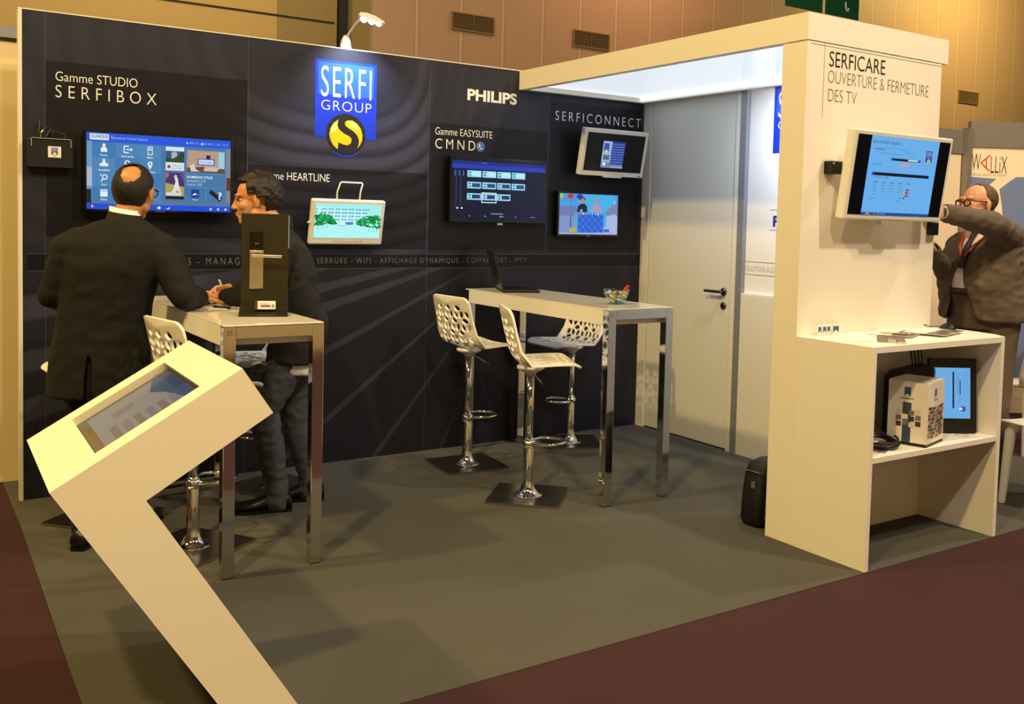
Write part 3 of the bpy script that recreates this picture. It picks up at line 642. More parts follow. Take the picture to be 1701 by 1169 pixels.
    b.rect(w*.712, h*.185, w*.77, h*.30, .0012, px('#1c3f9c')); b.poly([(w*.72, h*.225), (w*.74, h*.255), (w*.763, h*.225), (w*.745, h*.235), (w*.735, h*.22)], .0016, Wt); b.text('Meteo', w*.72, h*.150, w*.763, h*.172, .0016, Wt)
    b.line(w*.85, h*.285, w*.93, h*.165, w*.03, .0012, px('#1c1d22')); b.text('?', w*.91, h*.17, w*.935, h*.275, .002, Wt, 1, .02)
    for y in (.52, .33): b.rect(w*.67, h*y, w*.955, h*(y+.003), .001, L)
    b.rect(w*.82, h*.14, w*.822, h*.33, .001, L)
    b.rect(w*.022, h*.022, w*.031, h*.05, .001, px('#23399c')); b.rect(w*.031, h*.022, w*.040, h*.05, .001, Wt); b.rect(w*.040, h*.022, w*.049, h*.05, .001, px('#c0324a'))
    b.poly([(w*.47, h*.035), (w*.485, h*.06), (w*.50, h*.035), (w*.494, h*.035), (w*.494, h*.018), (w*.476, h*.018), (w*.476, h*.035)], .001, Wt); b.line(w*.535, h*.025, w*.558, h*.025, h*.009, .001, Wt); b.ring(w*.555, h*.036, w*.003, w*.006, .001, Wt, 10)
    for x in (.855, .91, .965): b.ring(w*x, h*.036, w*.004, w*.009, .001, Wt, 12)
t, T = tv('television', 'big wide television with blue menu screen behind the two men', .760, .420, (.655, -.07, 1.705), 0, .045, M_tvb, .012, scr1, .012)
bracket(t, T, -.045, -.0695)
b = MB(); b.T = T; b.text('PHILIPS', -.03, -.207, .02, -.2, .0016, M_txtg); b.obj('brand_lettering', t)
def scr2(b, w, h):
    b.rect(0, 0, w, h, 0, px('#a6f6f4')); b.rect(0, 0, w, h*.42, .0004, px('#b4fbfb'))
    b.poly([(0, h*.42), (w*.80, h*.42), (w*.80, h*.78), (0, h*.92)], .0004, px('#c6fbf6'))
    for r in range(4):
        for c in range(7):
            x = w*(.085+.103*c); y = h*(.82-.10*r)
            for k in (0, 1): b.rect(x+k*w*.042-w*.0, y, x+k*w*.042+w*.034, y+h*.042, .0008, px('#5fb6dc' if r != 1 else '#4a94d0'))
    for r in range(4): b.rect(0, h*(.82-.10*r), w*.03, h*(.862-.10*r), .0008, px('#5fb6dc'))
    b.rect(w*.46, h*.40, w*.58, h*.475, .001, px('#5f8ad8')); b.rect(w*.48, h*.40, w*.56, h*.425, .0012, px('#2850c8'))
    b.poly([(w*.33, h*.38), (w*.46, h*.38), (w*.45, h*.44), (w*.35, h*.44)], .0012, px('#dffcf8')); b.rect(w*.34, h*.365, w*.46, h*.38, .0013, px('#4fb0d8'))
    rnd = random.Random(3); G = ['#0f8a44', '#13a050', '#0b7238', '#1bb45c']
    for k in range(120):
        t_ = rnd.random(); x = w*.31*t_; top = .70-.30*max(0, (t_-.55)/.45)**1.5; y = h*(.36+.06*t_+(top-.36-.06*t_)*rnd.random())
        b.disc(x+.004, y, w*.022, h*.03, .0014+k*1e-6, px(G[k % 4]), 7)
        x2 = w-w*.36*t_-.004; y2 = h*(.30+.10*t_+(.68-.22*max(0, (t_-.5)/.5)**1.5-.30-.10*t_)*rnd.random())
        b.disc(x2, y2, w*.022, h*.03, .0014+k*1e-6, px(G[(k+1) % 4]), 7)
    for x, y in ((.05, .24), (.12, .26), (.19, .28), (.95, .16), (.89, .19), (.83, .22)): b.rect(w*x, h*y, w*(x+.006), h*(y+.12), .001, px('#6fa89c'))
    b.line(w*.785, h*.86, w*.81, h*.86, h*.012, .001, px('#356a6a')); b.line(w*.797, h*.83, w*.797, h*.89, h*.016, .001, px('#356a6a'))
t, T = tv('bedside_terminal', 'white bedside terminal with wire handle showing a hospital drawing with trees', .464, .272, (1.708, -.112, 1.463), 12, .035, M_tvw, .024, scr2, .042, fbev=.010)
b = bracket(t, T, -.035, -.075, M_blk, .10, .10)
b = MB(); b.T = T; b.tube([(-.075, .135, -.02), (-.077, .18, -.02), (-.058, .232, -.03), (-.052, .236, -.03), (.078, .236, -.03), (.082, .232, -.03), (.068, .18, -.02), (.068, .135, -.02)], .005, M_tvw, 8); b.obj('handle', t)
b = MB(); b.T = T
for i in range(9): b.rect(-.08+i*.021, -.120, -.068+i*.021, -.112, .0006, mat('grey_icon_print', '#a49e96', .5))
b.rect(-.23, -.103, .23, -.102, .0006, mat('grey_icon_print', '#a49e96')); b.obj('button_row', t)
b = MB(); b.T = T; b.lathe([(0, 0), (.007, 0), (.007, .01), (0, .012)], M_tvw, 12, (-.24, -.005, -.015)); b.obj('side_knob', t)
def scr3(b, w, h):
    b.rect(0, 0, w, h, 0, px('#080c28')); b.rect(0, h*.83, w, h*.955, .0004, px('#1c3cb8')); b.rect(0, h*.90, w, h*.955, .0006, px('#16287c')); b.rect(0, h*.955, w, h, .0004, px('#0a0d20')); b.rect(w*.5, 0, w, h*.55, .0003, px('#0b0f30'))
    C = px('#9fe4f2'); Wt = px('#e9fbff')
    for r, n in ((0, 4), (1, 4), (2, 3)):
        for c in range(n):
            x, y = w*(.155+.158*c), h*(.70-.185*r); b.rect(x, y, x+w*.145, y+h*.105, .0008, C); b.rect(x+w*.05, y+h*.02, x+w*.135, y+h*.085, .0010, px(('#bff0fa', '#31487c', '#26356c')[r])); b.rect(x+w*.012, y+h*.065, x+w*.038, y+h*.085, .0012, px('#2a6fb4')); b.rect(x+w*.012, y+h*.02, x+w*.038, y+h*.04, .0012, px('#2a6fb4'))
            b.rect(x+w*.002, y-h*.012, x+w*.14, y, .0009, px('#1c2a66'))
    x, y = w*.313, h*.315
    for a in ((-.008, -.03, .153, -.016), (-.008, .125, .153, .139), (-.008, -.03, .0, .139), (.145, -.03, .153, .139)): b.rect(x+w*a[0], y+h*a[1], x+w*a[2], y+h*a[3], .0014, Wt)
    for x in (.04, .085): b.rect(w*x, h*.22, w*(x+.004), h*.80, .0008, px('#4a5a9c')); b.disc(w*(x+.018), h*.19, w*.010, h*.015, .0010, Wt, 10)
    for x in (.022, .065, .108): b.rect(w*x, h*.71, w*(x+.012), h*.80, .0008, px('#4a62b4'))
    for x, c in ((.175, '#d8504a'), (.34, '#3fc46a'), (.505, '#d8c65a'), (.67, '#3f7ae0')): b.rect(w*x, h*.055, w*(x+.016), h*.075, .0008, px(c))
    b.rect(w*.525, h*.056, w*.548, h*.073, .0008, px('#6f80b0')); b.rect(w*.84, h*.058, w*.895, h*.072, .0008, px('#6f80b0')); b.rect(w*.41, h*.100, w*.54, h*.118, .0008, px('#6f94c0')); b.rect(w*.30, h*.928, w*.36, h*.940, .0008, px('#5f7ad0'))
t, T = tv('television', 'black television with dark blue menu of small tiles under CMND', .745, .428, (2.791, -.06, 1.694), 0, .042, M_tvb, .014, scr3, .016)
bracket(t, T, -.042, -.0595); b = MB(); b.T = T; b.box((-.012, -.228, -.01), (.028, -.215, .002), M_alu); b.obj('brand_badge', t)
def scr4(b, w, h):
    b.rect(0, 0, w, h, 0, M_off); x0, y0, x1, y1 = w*.28, h*.10, w*.66, h*.80; X = lambda u: x0+(x1-x0)*u; Y = lambda v: y0+(y1-y0)*v
    b.rect(x0, y0, x1, y1, .0006, px('#9fb7d8')); b.rect(X(.40), y0, x1, y1, .0010, px('#2a3f94')); b.rect(X(.05), Y(.62), X(.28), Y(.92), .0010, px('#3355b4')); b.disc(X(.165), Y(.63), (x1-x0)*.06, (y1-y0)*.06, .0014, px('#e6d48a'), 10); b.rect(X(.06), Y(.30), X(.34), Y(.48), .0010, px('#54668a')); b.disc(X(.14), Y(.14), .014, .014, .001, px('#dfe9f6'), 10); b.rect(x0, y0, X(.40), Y(.22), .0008, px('#6b8cb4'))
    for i in range(9): b.rect(X(.42), Y(.13+.095*i), X(.97), Y(.145+.095*i), .0014, px('#8fa4dc'))
    b.rect(X(.42), y0, x1, Y(.10), .0013, px('#8ca0c0'))
t, T = tv('television', 'white framed television tilted forward under SERFICONNECT', .563, .326, (3.671, -.155, 1.984), 11.5, .045, M_tvw, .027, scr4, .034, fbev=.006)
bracket(t, T, -.045, -.10); b = MB(); b.T = T; b.box((-.07, -.172, -.02), (.09, -.160, .003), M_tvw); b.obj('control_bar', t, bevel=.003); b = MB(); b.T = T; b.rect(.235, -.155, .262, -.149, .0006, M_blk); b.obj('maker_plate', t)
def scr5(b, w, h):
    b.rect(0, 0, w, h, 0, px('#7f97cf')); b.rect(0, h*.62, w, h, .0003, px('#4f9be0')); b.ring(w*.62, h*.99, 0, w*.33, .0004, px('#48b4ee'), 24, pi, 2*pi); b.rect(0, h*.70, w*.30, h*.78, .0005, px('#3fa6ea')); b.rect(0, h*.45, w*.3, h*.70, .0004, px('#6f7fb6')); b.poly([(w*.70, h*.42), (w, h*.55), (w, h*.85), (w*.88, h*.72)], .0005, px('#7a88b8')); b.poly([(w*.62, h*.03), (w, h*.03), (w, h*.46), (w*.90, h*.56), (w*.76, h*.46), (w*.66, h*.26)], .00045, px('#aebce6')); b.rect(0, 0, w, h*.035, .0006, px('#a9b4ec'))
    for x, y, c in ((.03, .95, '#9fd24a'), (.18, .94, '#c8323c'), (.335, .93, '#2b3cb4')): b.disc(w*x, h*min(y, .935), w*.028 if x < .05 else w*.055, h*.065, .0008, px(c), 16)
    b.rect(w*.185, h*.12, w*.19, h*.86, .0006, px('#4a4f8a')); b.rect(w*.18, h*.12, w*.20, h*.42, .0006, px('#56508c'))
    sk = px('#b98a84')
    b.poly([(w*.29, h*.55), (w*.47, h*.55), (w*.46, h*.70), (w*.42, h*.76), (w*.36, h*.76), (w*.31, h*.70)], .001, px('#1c1c4a')); b.disc(w*.385, h*.82, w*.036, h*.06, .0012, sk, 14); b.ring(w*.385, h*.84, w*.03, w*.05, .0014, px('#5a2f38'), 14, 0, pi)
    b.poly([(w*.53, h*.55), (w*.72, h*.55), (w*.71, h*.70), (w*.66, h*.77), (w*.60, h*.77), (w*.54, h*.70)], .001, px('#a99ac4')); b.disc(w*.625, h*.84, w*.034, h*.06, .0012, px('#b4948e'), 14)
    b.rect(w*.26, h*.18, w*.80, h*.53, .0010, px('#3fb4ea')); b.rect(w*.31, h*.05, w*.75, h*.53, .0012, px('#2f6ad4'))
    for r in range(5):
        for c in range(8): b.rect(w*(.315+.054*c), h*(.06+.085*r), w*(.363+.054*c), h*(.13+.085*r), .0014, px('#2b5fd0' if (r+c) % 2 else '#3a78e0'))
    for i in range(8): b.rect(w*(.333+.054*i), h*.488, w*(.340+.054*i), h*.528, .0018, px('#e8eefc')); b.rect(w*(.333+.054*i), h*(.50+.008*(i%3)), w*(.350+.054*i), h*(.508+.008*(i%3)), .0018, px('#e8eefc'))
    b.rect(w*.32, h*.48, w*.362, h*.54, .0016, px('#c03a4a')); b.disc(w*.40, h*.51, w*.02, h*.03, .0016, px('#c9b44a'), 10); b.disc(w*.65, h*.51, w*.02, h*.03, .0016, px('#c9b44a'), 10)
    b.rect(w*.175, h*.055, w*.285, h*.16, .0012, px('#c9b22c')); b.rect(w*.76, h*.06, w*.86, h*.14, .0012, px('#3f6fd0')); b.rect(w*.345, h*.55, w*.385, h*.62, .0016, px('#4fc4ee')); b.ring(w*.95, h*.82, w*.012, w*.022, .001, px('#d9e2f8'), 12, R(60), R(300))
t, T = tv('television', 'small black television showing a quiz programme with two people', .540, .316, (3.537, -.05, 1.553), 0, .035, M_tvb, .015, scr5, .018)
bracket(t, T, -.035, -.0495); b = MB(); b.T = T; b.rect(-.02, -.153, .015, -.147, .0014, M_txtg); b.obj('brand_lettering', t)
def scr6(b, w, h):
    b.rect(0, 0, w, h, 0, M_off); x0, x1 = w*.135, w*.872; Z = .0006; X = lambda u: x0+(x1-x0)*u; Y = lambda v: h*v
    b.rect(x0, 0, x1, h, Z, px('#6cb2f0')); b.rect(x0, 0, x1, Y(.035), .001, px('#1c4ea8')); dk = px('#27405f'); bl = px('#141c26'); md = px('#5a8cba')
    b.text('Une interface intuitive ...', X(.02), Y(.905), X(.46), Y(.955), .001, px('#33506f'))
    b.text('> Identification', X(.05), Y(.825), X(.21), Y(.85), .001, dk, 1, .01); b.rect(X(.13), Y(.782), X(.29), Y(.790), .001, md); b.rect(X(.305), Y(.782), X(.47), Y(.790), .001, md)
    pts = [(.22, .855), (.32, .865), (.42, .855), (.55, .82), (.66, .785)]
    for p, q in zip(pts, pts[1:]): b.line(X(p[0]), Y(p[1]), X(q[0]), Y(q[1]), .0014, .001, px('#3f6f9c'))
    b.rect(X(.31), Y(.705), X(.75), Y(.735), .001, bl); b.rect(X(.31), Y(.705), X(.34), Y(.735), .0012, px('#2a56a8')); b.rect(X(.56), Y(.712), X(.71), Y(.732), .0014, px('#cfe8d8')); b.rect(X(.72), Y(.705), X(.75), Y(.735), .0012, px('#2a56a8')); b.rect(X(.46), Y(.635), X(.59), Y(.685), .001, px('#c49fc0'))
    b.text('> Acces simple', X(.03), Y(.635), X(.18), Y(.655), .001, dk, 1, .01)
    lg = (px('#1f2f7a'), px('#3050a0'), px('#5070b0'), px('#b4c840'), px('#c8d87a'), px('#cfe0f4')); logo(b, X(.82), Y(.715), X(.915), Y(.865), .001, px('#6cb2f0'), lg)
    b.rect(X(.07), Y(.505), X(.91), Y(.545), .001, bl); b.rect(X(.075), Y(.508), X(.10), Y(.542), .0012, px('#2a56c8')); b.rect(X(.28), Y(.472), X(.305), Y(.497), .001, px('#2f9a78')); b.rect(X(.09), Y(.480), X(.27), Y(.488), .001, md)
    for r in range(5):
        for c in range(5 if r == 0 else 4):
            if r == 4 and c > 0: continue
            b.rect(X(.11+.12*c), Y(.415-.038*r), X(.165+.12*c), Y(.423-.038*r), .001, dk if r == 0 else md)
    for r in range(3):
        for k, c in enumerate(('#c9b45a', '#2b4a9a', '#b4383a')): b.rect(X(.565+.027*k), Y(.325-.038*r), X(.588+.027*k), Y(.352-.038*r), .0012, px(c))
    b.rect(X(.57), Y(.22), X(.592), Y(.245), .001, px('#2550b0')); b.rect(X(.51), Y(.226), X(.55), Y(.234), .001, md); b.rect(X(.08), Y(.205), X(.16), Y(.213), .001, md); b.rect(X(.47), Y(.195), X(.52), Y(.203), .001, md)
    for k, c in enumerate(('#5ab0ec', '#c9a42c', '#c03038', '#2a3a9a', '#3fae3f')): b.rect(X(.06+.028*k), Y(.004), X(.08+.028*k), Y(.031), .0014, px(c))
    b.rect(X(.22), Y(.008), X(.34), Y(.026), .0014, px('#4f86cc'))
t, T = tv('television', 'white framed television on the SERFICARE wall tilted forward, showing a blue slide', .756, .424, (3.512, -2.482-.13, 1.757), 7.6, .052, M_tvw, .022, scr6, .026, fbev=.008)
b = bracket(t, T, -.052, -.085, M_blk, .2, .2)
b = MB(); b.T = T
b.prism([(-.10, -.212), (-.085, -.234), (.075, -.234), (.095, -.212)], -.03, .002, mat('grey_television_foot', '#a5a196', .4)); b.obj('control_lip', t)
# ------------------------------------------------------------------ wall mount box ends and other wall things
t = thing('mounting_box', 'small black box on the SERFICARE wall left of the tilted television', 'box', (3.135, -DF, 1.79))
b = MB(); b.box((-.03, -.05, -.03), (.045, -.0005, .03), M_blk); b.obj('casing', t, bevel=.004); b = MB(); b.lathe([(0, .004), (.005, .004), (.006, 0)], M_satin, 10, (0, 0, 0))
o = b.obj('screw', t); o.matrix_local = frame((-.02, -.05, .018), (1, 0, 0), (0, 0, 1), (0, -1, 0))
t = thing('mounting_box', 'small black box at the right edge of the SERFICARE wall under the tilted television', 'box', (3.955, -DF, 1.513))
b = MB(); b.box((-.03, -.03, -.033), (.033, -.0005, .033), M_blk); b.obj('casing', t, bevel=.004)
# media box with bracket and cables
t = thing('media_box', 'flat black media box with logo sticker and cables at left end of black wall', 'box', (.122, 0, 1.795))
b = MB(); b.box((-.105, -.055, -.085), (.105, -.001, .058), M_blk); bx = b.obj('casing', t, bevel=.004)
b = MB(); b.T = frame((0, -.0562, 0), (1, 0, 0), (0, 0, 1), (0, -1, 0)); b.rect(-.012, -.032, .048, .024, 0, M_paper); logo(b, .003, -.018, .033, .018, .0006, M_paper); b.obj('logo_sticker', bx)
b = MB(); b.box((-.09, -.062, .060), (.095, -.001, .064), M_alu); b.box((-.09, -.062, .022), (-.086, -.056, .064), M_alu); b.box((.091, -.062, .022), (.095, -.056, .064), M_alu); b.obj('bracket', t)
for i, pts in enumerate(([(-.04, -.03, .064), (-.035, -.03, .10), (-.01, -.03, .125), (.012, -.03, .10), (.012, -.03, .066)], [(-.02, -.03, .066), (0, -.03, .105), (.03, -.03, .10), (.065, -.03, .09), (.07, -.03, .066)], [(-.055, -.03, .064), (-.05, -.03, .11), (-.045, -.012, .15)])):
    b = MB(); b.tube(pts, .005, M_blk, 8); b.obj('cable', t)
b = MB(); b.tube([(-.042, -.03, .066), (-.040, -.03, .086)], .006, mat('green_plug', '#2f6a4c', .4), 8); b.tube([(-.040, -.03, .090), (-.030, -.03, .104)], .006, mat('brass_plug', '#c9a850', .3, 1), 8); b.obj('plug', t)
# arm lamp on the black wall
lt = thing('arm_spotlight', 'white arm spotlight clamped on top of the black wall above the logo', 'lamp', (1.735, .02, 2.506))
M_lamp = mat('white_lamp_metal', '#e4e4e2', .3)
b = MB(); b.loft([[(x*k-.004*i, y*k2-(.0 if i < 2 else .012*(i-1)), z) for x, y in ((-.028, -.02), (.028, -.02), (.028, .02), (-.028, .02))] for i, (k, k2, z) in enumerate(((1.0, 1, 0), (1.0, 1, .018), (.85, .9, .045), (.45, .5, .075)))], M_lamp, False); b.obj('clamp', lt, bevel=.004)
b = MB(); b.tube([(-.008, -.03, .07), (-.002, -.14, .125), (.004, -.20, .150)], .006, M_lamp, 10); b.obj('arm', lt)
b = MB()
hp = [(-.075, -.005), (-.06, .012), (-.02, .018), (.03, .012), (.075, -.006), (.08, -.016), (.06, -.018), (-.06, -.014)]
b.T = frame((.045, -.25, .150), (.94, -.28, -.18), Vector((-.18, 0, .98)).normalized(), (-.28, -.94, 0.05)); b.prism(hp, -.035, .035, M_lamp); hd = b.obj('head', lt, bevel=.004)
M_bulb = glow('cool_white_bulb', (.86, .93, 1.0), 9)
for k in (-.045, 0, .042):
    b2 = MB(); b2.T = b.T @ Matrix.Translation((k, -.017, 0)); b2.lathe([(.019, 0), (.018, -.006), (.012, -.011), (0, -.013)], M_bulb, 14)
    o = b2.obj('bulb', hd)
for k in (-.045, 0, .042):       # the light those three bulbs throw on the logo
    l = bpy.data.lights.new('bulb_beam', 'SPOT'); l.energy = 20; l.color = (.80, .90, 1.0); l.spot_size = R(100); l.spot_blend = .9; l.shadow_soft_size = .012
    o = bpy.data.objects.new('bulb_beam', l); COL.objects.link(o); o.location = (1.735+.045+k, .02-.25-k*.28, 2.506+.150-.033-k*.18); d = Vector((.0, .20, -.40)); o.rotation_euler = d.to_track_quat('-Z', 'Y').to_euler()
# ------------------------------------------------------------------ laptop and sweet bowl
lp = thing('laptop', 'thin black laptop standing open on the middle bar table', 'laptop', (2.60, -.44, 1.0505), R(-23))
b = MB(); b.box((0, 0, 0), (.235, .33, .018), M_blk); bs = b.obj('base', lp, bevel=.004)
b = MB()
for r in range(5):
    for c in range(12): b.box((.05+.022*r, .02+.0243*c, .0181), (.068+.022*r, .041+.0243*c, .0195), M_tvb)
b.obj('keyboard', bs)
b = MB(); b.T = Matrix.Translation((.004, 0, .020)) @ Matrix.Rotation(R(-16), 4, 'Y'); b.box((-.008, 0, 0), (0, .33, .245), mat('dark_grey_plastic', '#232326', .3)); ld = b.obj('lid', lp, bevel=.003); b2 = MB(); b2.T = b.T; b2.box((.0002, .012, .015), (.001, .318, .235), M_off); b2.obj('screen', ld)
def thin_glass():
    m = bpy.data.materials.new('clear_glass'); m.use_nodes = True; nt = m.node_tree; out = nt.nodes['Material Output']
    nt.nodes.remove(nt.nodes['Principled BSDF']); t = nt.nodes.new('ShaderNodeBsdfTransparent'); t.inputs[0].default_value = (.93, .98, 1, 1)
    g_ = nt.nodes.new('ShaderNodeBsdfGlossy'); g_.inputs['Roughness'].default_value = .03; lw = nt.nodes.new('ShaderNodeLayerWeight'); E.nt = nt; f_ = E(lw.outputs['Facing'])**4.0*.55+.04
    mx = nt.nodes.new('ShaderNodeMixShader'); nt.links.new(f_.s, mx.inputs[0]); nt.links.new(t.outputs[0], mx.inputs[1]); nt.links.new(g_.outputs[0], mx.inputs[2]); nt.links.new(mx.outputs[0], out.inputs[0])
    return m
M_glass = thin_glass()
bw = thing('sweet_bowl', 'clear glass bowl holding wrapped sweets on the middle bar table', 'bowl', (2.795, -1.325, 1.0505))
b = MB(); b.lathe([(0, .002), (.042, .002), (.044, .006), (.058, .035), (.069, .06), (.0735, .083), (.0715, .083), (.066, .06), (.055, .036), (.041, .009), (0, .009)], M_glass, 36); b.obj('glass_shell', bw)
b = MB(); b.lathe([(0, 0), (.043, 0), (.045, .004), (.043, .0018), (0, .0018)], mat('blue_glass', '#6fb4dc', .05, trans=.6), 30); b.obj('foot', bw)
cols = [('gold', '#d9b458', .3, .25), ('silver', '#d5d3cd', .3, .25), ('white', '#e8e4da', .4, 0), ('blue', '#2b3f9c', .35, 0), ('brown', '#7a5a3a', .4, 0), ('green', '#a3ac7c', .4, 0), ('amber', '#c9a85c', .4, 0)]
def sweet(kind, label, loc, rot, s=1):
    n, c, ro, me = kind; m = mat(n+'_sweet_wrapper', c, ro, me)
    b = MB(); b.loft([[(x, r*cos(a), r*sin(a)) for a in [2*pi*k/8 for k in range(8)]] for x, r in ((-.017, .0085), (-.0105, .003), (-.008, .0065), (0, .0085), (.008, .0065), (.0105, .003), (.017, .0085))], m)
    o = b.obj('wrapped_sweet'); o.location = loc; o.rotation_euler = rot; o.scale = (s, s, s); return tag(o, label, 'sweet', 'wrapped sweets in the glass bowl')
proto = {}
rnd = random.Random(11); n_ = 0
for lay, (z, rad, cnt) in enumerate(((1.068, .028, 6), (1.083, .040, 10), (1.099, .049, 13), (1.114, .055, 14))):
    for k in range(cnt):
        a = 2*pi*k/cnt+lay*.5; r = rad*(.86 if k % 4 else .35); kind = cols[(n_*3+lay) % len(cols)]; n_ += 1
        lb = '%s wrapped sweet among others in the clear glass bowl' % kind[0]
        loc = (2.795+r*cos(a), -1.325+r*sin(a), z); ro = (rnd.random()*6, rnd.random()*.8-.4, rnd.random()*6)
        if kind[0] in proto: o = dup(proto[kind[0]], None, loc); o.rotation_euler = ro
        else: proto[kind[0]] = sweet(kind, lb, loc, ro)
o = sweet(('red', '#c4252b', .35, 0), 'red wrapped sweet sticking up over the rim of the glass bowl', (2.838, -1.353, 1.135), (.2, -.95, -.5), 1.5)
# ------------------------------------------------------------------ lock display on the left table
ls = thing('lock_display', 'upright black display stand with steel door lock on the left bar table', 'display stand', (.84, -1.235, 1.0505), R(-20))
M_acr = mat('black_acrylic', '#26251c', .12, spec=.6)
T = Matrix.Rotation(R(-3), 4, 'X')
b = MB(); b.T = T; b.box((-.103, 0, .045), (.103, .012, .455), M_acr); pn = b.obj('panel', ls, bevel=.002)
b = MB(); b.add([(-.105, -.115, 0), (.105, -.115, 0), (.105, .03, 0), (-.105, .03, 0), (-.105, -.115, .006), (.105, -.115, .006), (.105, .0, .045), (-.105, .0, .045), (.105, .03, .045), (-.105, .03, .045)],
    [(3, 2, 1, 0), (0, 1, 5, 4), (4, 5, 6, 7), (7, 6, 8, 9), (2, 3, 9, 8), (1, 2, 8, 6, 5), (3, 0, 4, 7, 9)], M_acr); b.obj('foot_wedge', ls)
b = MB(); b.T = T; b.box((-.064, -.014, .290), (-.008, -.0003, .375), M_tvb); rd = b.obj('card_reader', pn, bevel=.004)
b = MB(); b.T = T; b.box((-.067, -.010, .115), (-.005, -.0003, .289), M_satin); hp = b.obj('lock_plate', pn, bevel=.003)
b = MB(); b.T = T @ frame((-.036, -.0105, .165), (1, 0, 0), (0, 0, 1), (0, -1, 0)); b.ring(0, 0, .014, .0155, .0004, M_txtb, 24); b.rect(-.008, -.0012, .008, .0012, .0004, M_txtb); b.obj('lock_engraving', hp)
b = MB(); b.T = T; b.tube([(-.045, -.009, .265), (-.045, -.05, .265)], .009, M_satin, 12); b.tube([(-.053, -.05, .265), (.075, -.05, .262)], .0095, M_satin, 14); b.tube([(.0755, -.05, .262), (.088, -.05, .262)], .0098, M_blk, 14); b.obj('lever_handle', pn)
b = MB(); b.T = T
for x in (-.04, -.03): b.box((x, -.0146, .318), (x+.003, -.0141, .321), M_txtw)
b.obj('indicator_dots', rd)
b = MB(); b.T = T; b.box((.1035, .001, .30), (.106, .011, .45), mat('edge_reflection_blue', '#9fc4dc', .1)); b.obj('edge_reflection', pn)  # strip coloured as the blue-white reflection on the panel's edge
cb = thing('card_box', 'small white card box with dark red end in front of the lock display', 'box', (.822, -1.308, 1.0805), R(-20))
b = MB(); b.box((-.044, -.013, 0), (.044, .013, .036), M_paper); bx = b.obj('carton', cb, bevel=.003)
b = MB(); b.box((-.0445, -.0133, -.0003), (-.033, .0133, .0363), mat('dark_red_print', '#6a1622', .5)); b.obj('red_end', bx)
b = MB(); b.T = frame((0, -.0135, 0), (1, 0, 0), (0, 0, 1), (0, -1, 0)); b.rect(-.02, .0125, .022, .0175, .0003, M_txtk); b.rect(-.02, .024, .012, .0255, .0003, M_txtb); b.rect(-.02, .020, .02, .0212, .0003, M_txtb); b.ring(.033, .016, .003, .006, .0003, M_txtk, 12); b.obj('print', bx)
# papers and pens on the left table
def sheet(name, label, cat, loc, rz, w, h, n=1, m=M_paper, group=None, fn=None, curl=0):
    t = thing(name, label, cat, loc, rz, group); b = MB(); N = 8
    top = []; 
    for i in range(N+1):
        u = i/N; z = n*.0012+curl*max(0, (u-.6)/.4)**2; top.append((u*w-w/2, z))
    b.loft([[(x, -h/2, z-n*.0012), (x, h/2, z-n*.0012), (x, h/2, z), (x, -h/2, z)] for x, z in top], m, False); o = b.obj('pages', t)
    if fn: b2 = MB(); b2.T = Matrix.Translation((0, 0, n*.0012+.0005)); fn(b2, w, h); b2.obj('print', o)
    return t
sheet('notepad', 'white notepad under the writing hand on the left bar table', 'notepad', (.80, -.60, 1.0508), R(-32), .21, .297, 4)
sheet('sheet', 'single white sheet lying at the left edge of the left bar table', 'paper', (.70, -.84, 1.0508), R(-12), .15, .21, 1)
def pen(label, p, q, body, tip, cap=None, k=.62):
    p, q = Vector(p), Vector(q); d = q-p
    t = bpy.data.objects.new('pen', None); COL.objects.link(t); t.location = p; tag(t, label, 'pen')
    b = MB(); b.tube([d*.06, d*k], .0048, body, 10); b.obj('barrel', t); b = MB(); b.tube([d*k, d*1.0], .0050, cap or tip, 10); b.obj('cap', t); b = MB(); b.tube([d*0, d*.06], [.0012, .0045], tip, 10); b.obj('tip', t)
    return t
pen('black pen lying on the table beside the white sheet', (.80, -.985, 1.0565), (.715, -.87, 1.0565), M_blk, M_blk)
pen('yellow barrelled pen lying on the table beside the lock display', (.87, -1.06, 1.0565), (.775, -.955, 1.0565), mat('pen_yellow', '#e0c260', .3), mat('pen_grey', '#8a8fa0', .3))
# ------------------------------------------------------------------ counter unit
cu = thing('display_counter', 'white open shelf counter in front of the SERFICARE wall', 'counter', (XC, -D2, 0)); Tc = Matrix.Translation((-XC, D2, 0)); q = .026
def cbox(name, lo, hi, m=M_white, par=cu): b = MB(); b.T = Tc; b.box(lo, hi, m); return b.obj(name, par, bevel=.0012)
b = MB(); b.T = Tc; b.prism([(XC, -D2), (XS2+q/2, -D2), (3.995, -2.885), (4.03, -2.82), (4.055, -2.72), (4.06, -2.62), (4.045, -2.53), (4.02, -DF-.001), (XC, -DF-.001)], HC-.027, HC, M_white); b.obj('worktop', cu, bevel=.0012)
cbox('side_panel', (XC, -D2, 0), (XC+q, -DF-.001, HC-.0275)); cbox('side_panel', (XS2-q/2, -D2, 0), (XS2+q/2, -DF-.001, HC-.0275))
cbox('shelf', (XC+q+.0005, -D2+.004, .477), (XS2-q/2-.0005, -DF-.012, .503)); cbox('back_panel', (XC+q+.0005, -DF-.0115, 0.001), (XS2-q/2-.0005, -DF-.0015, HC-.0275))
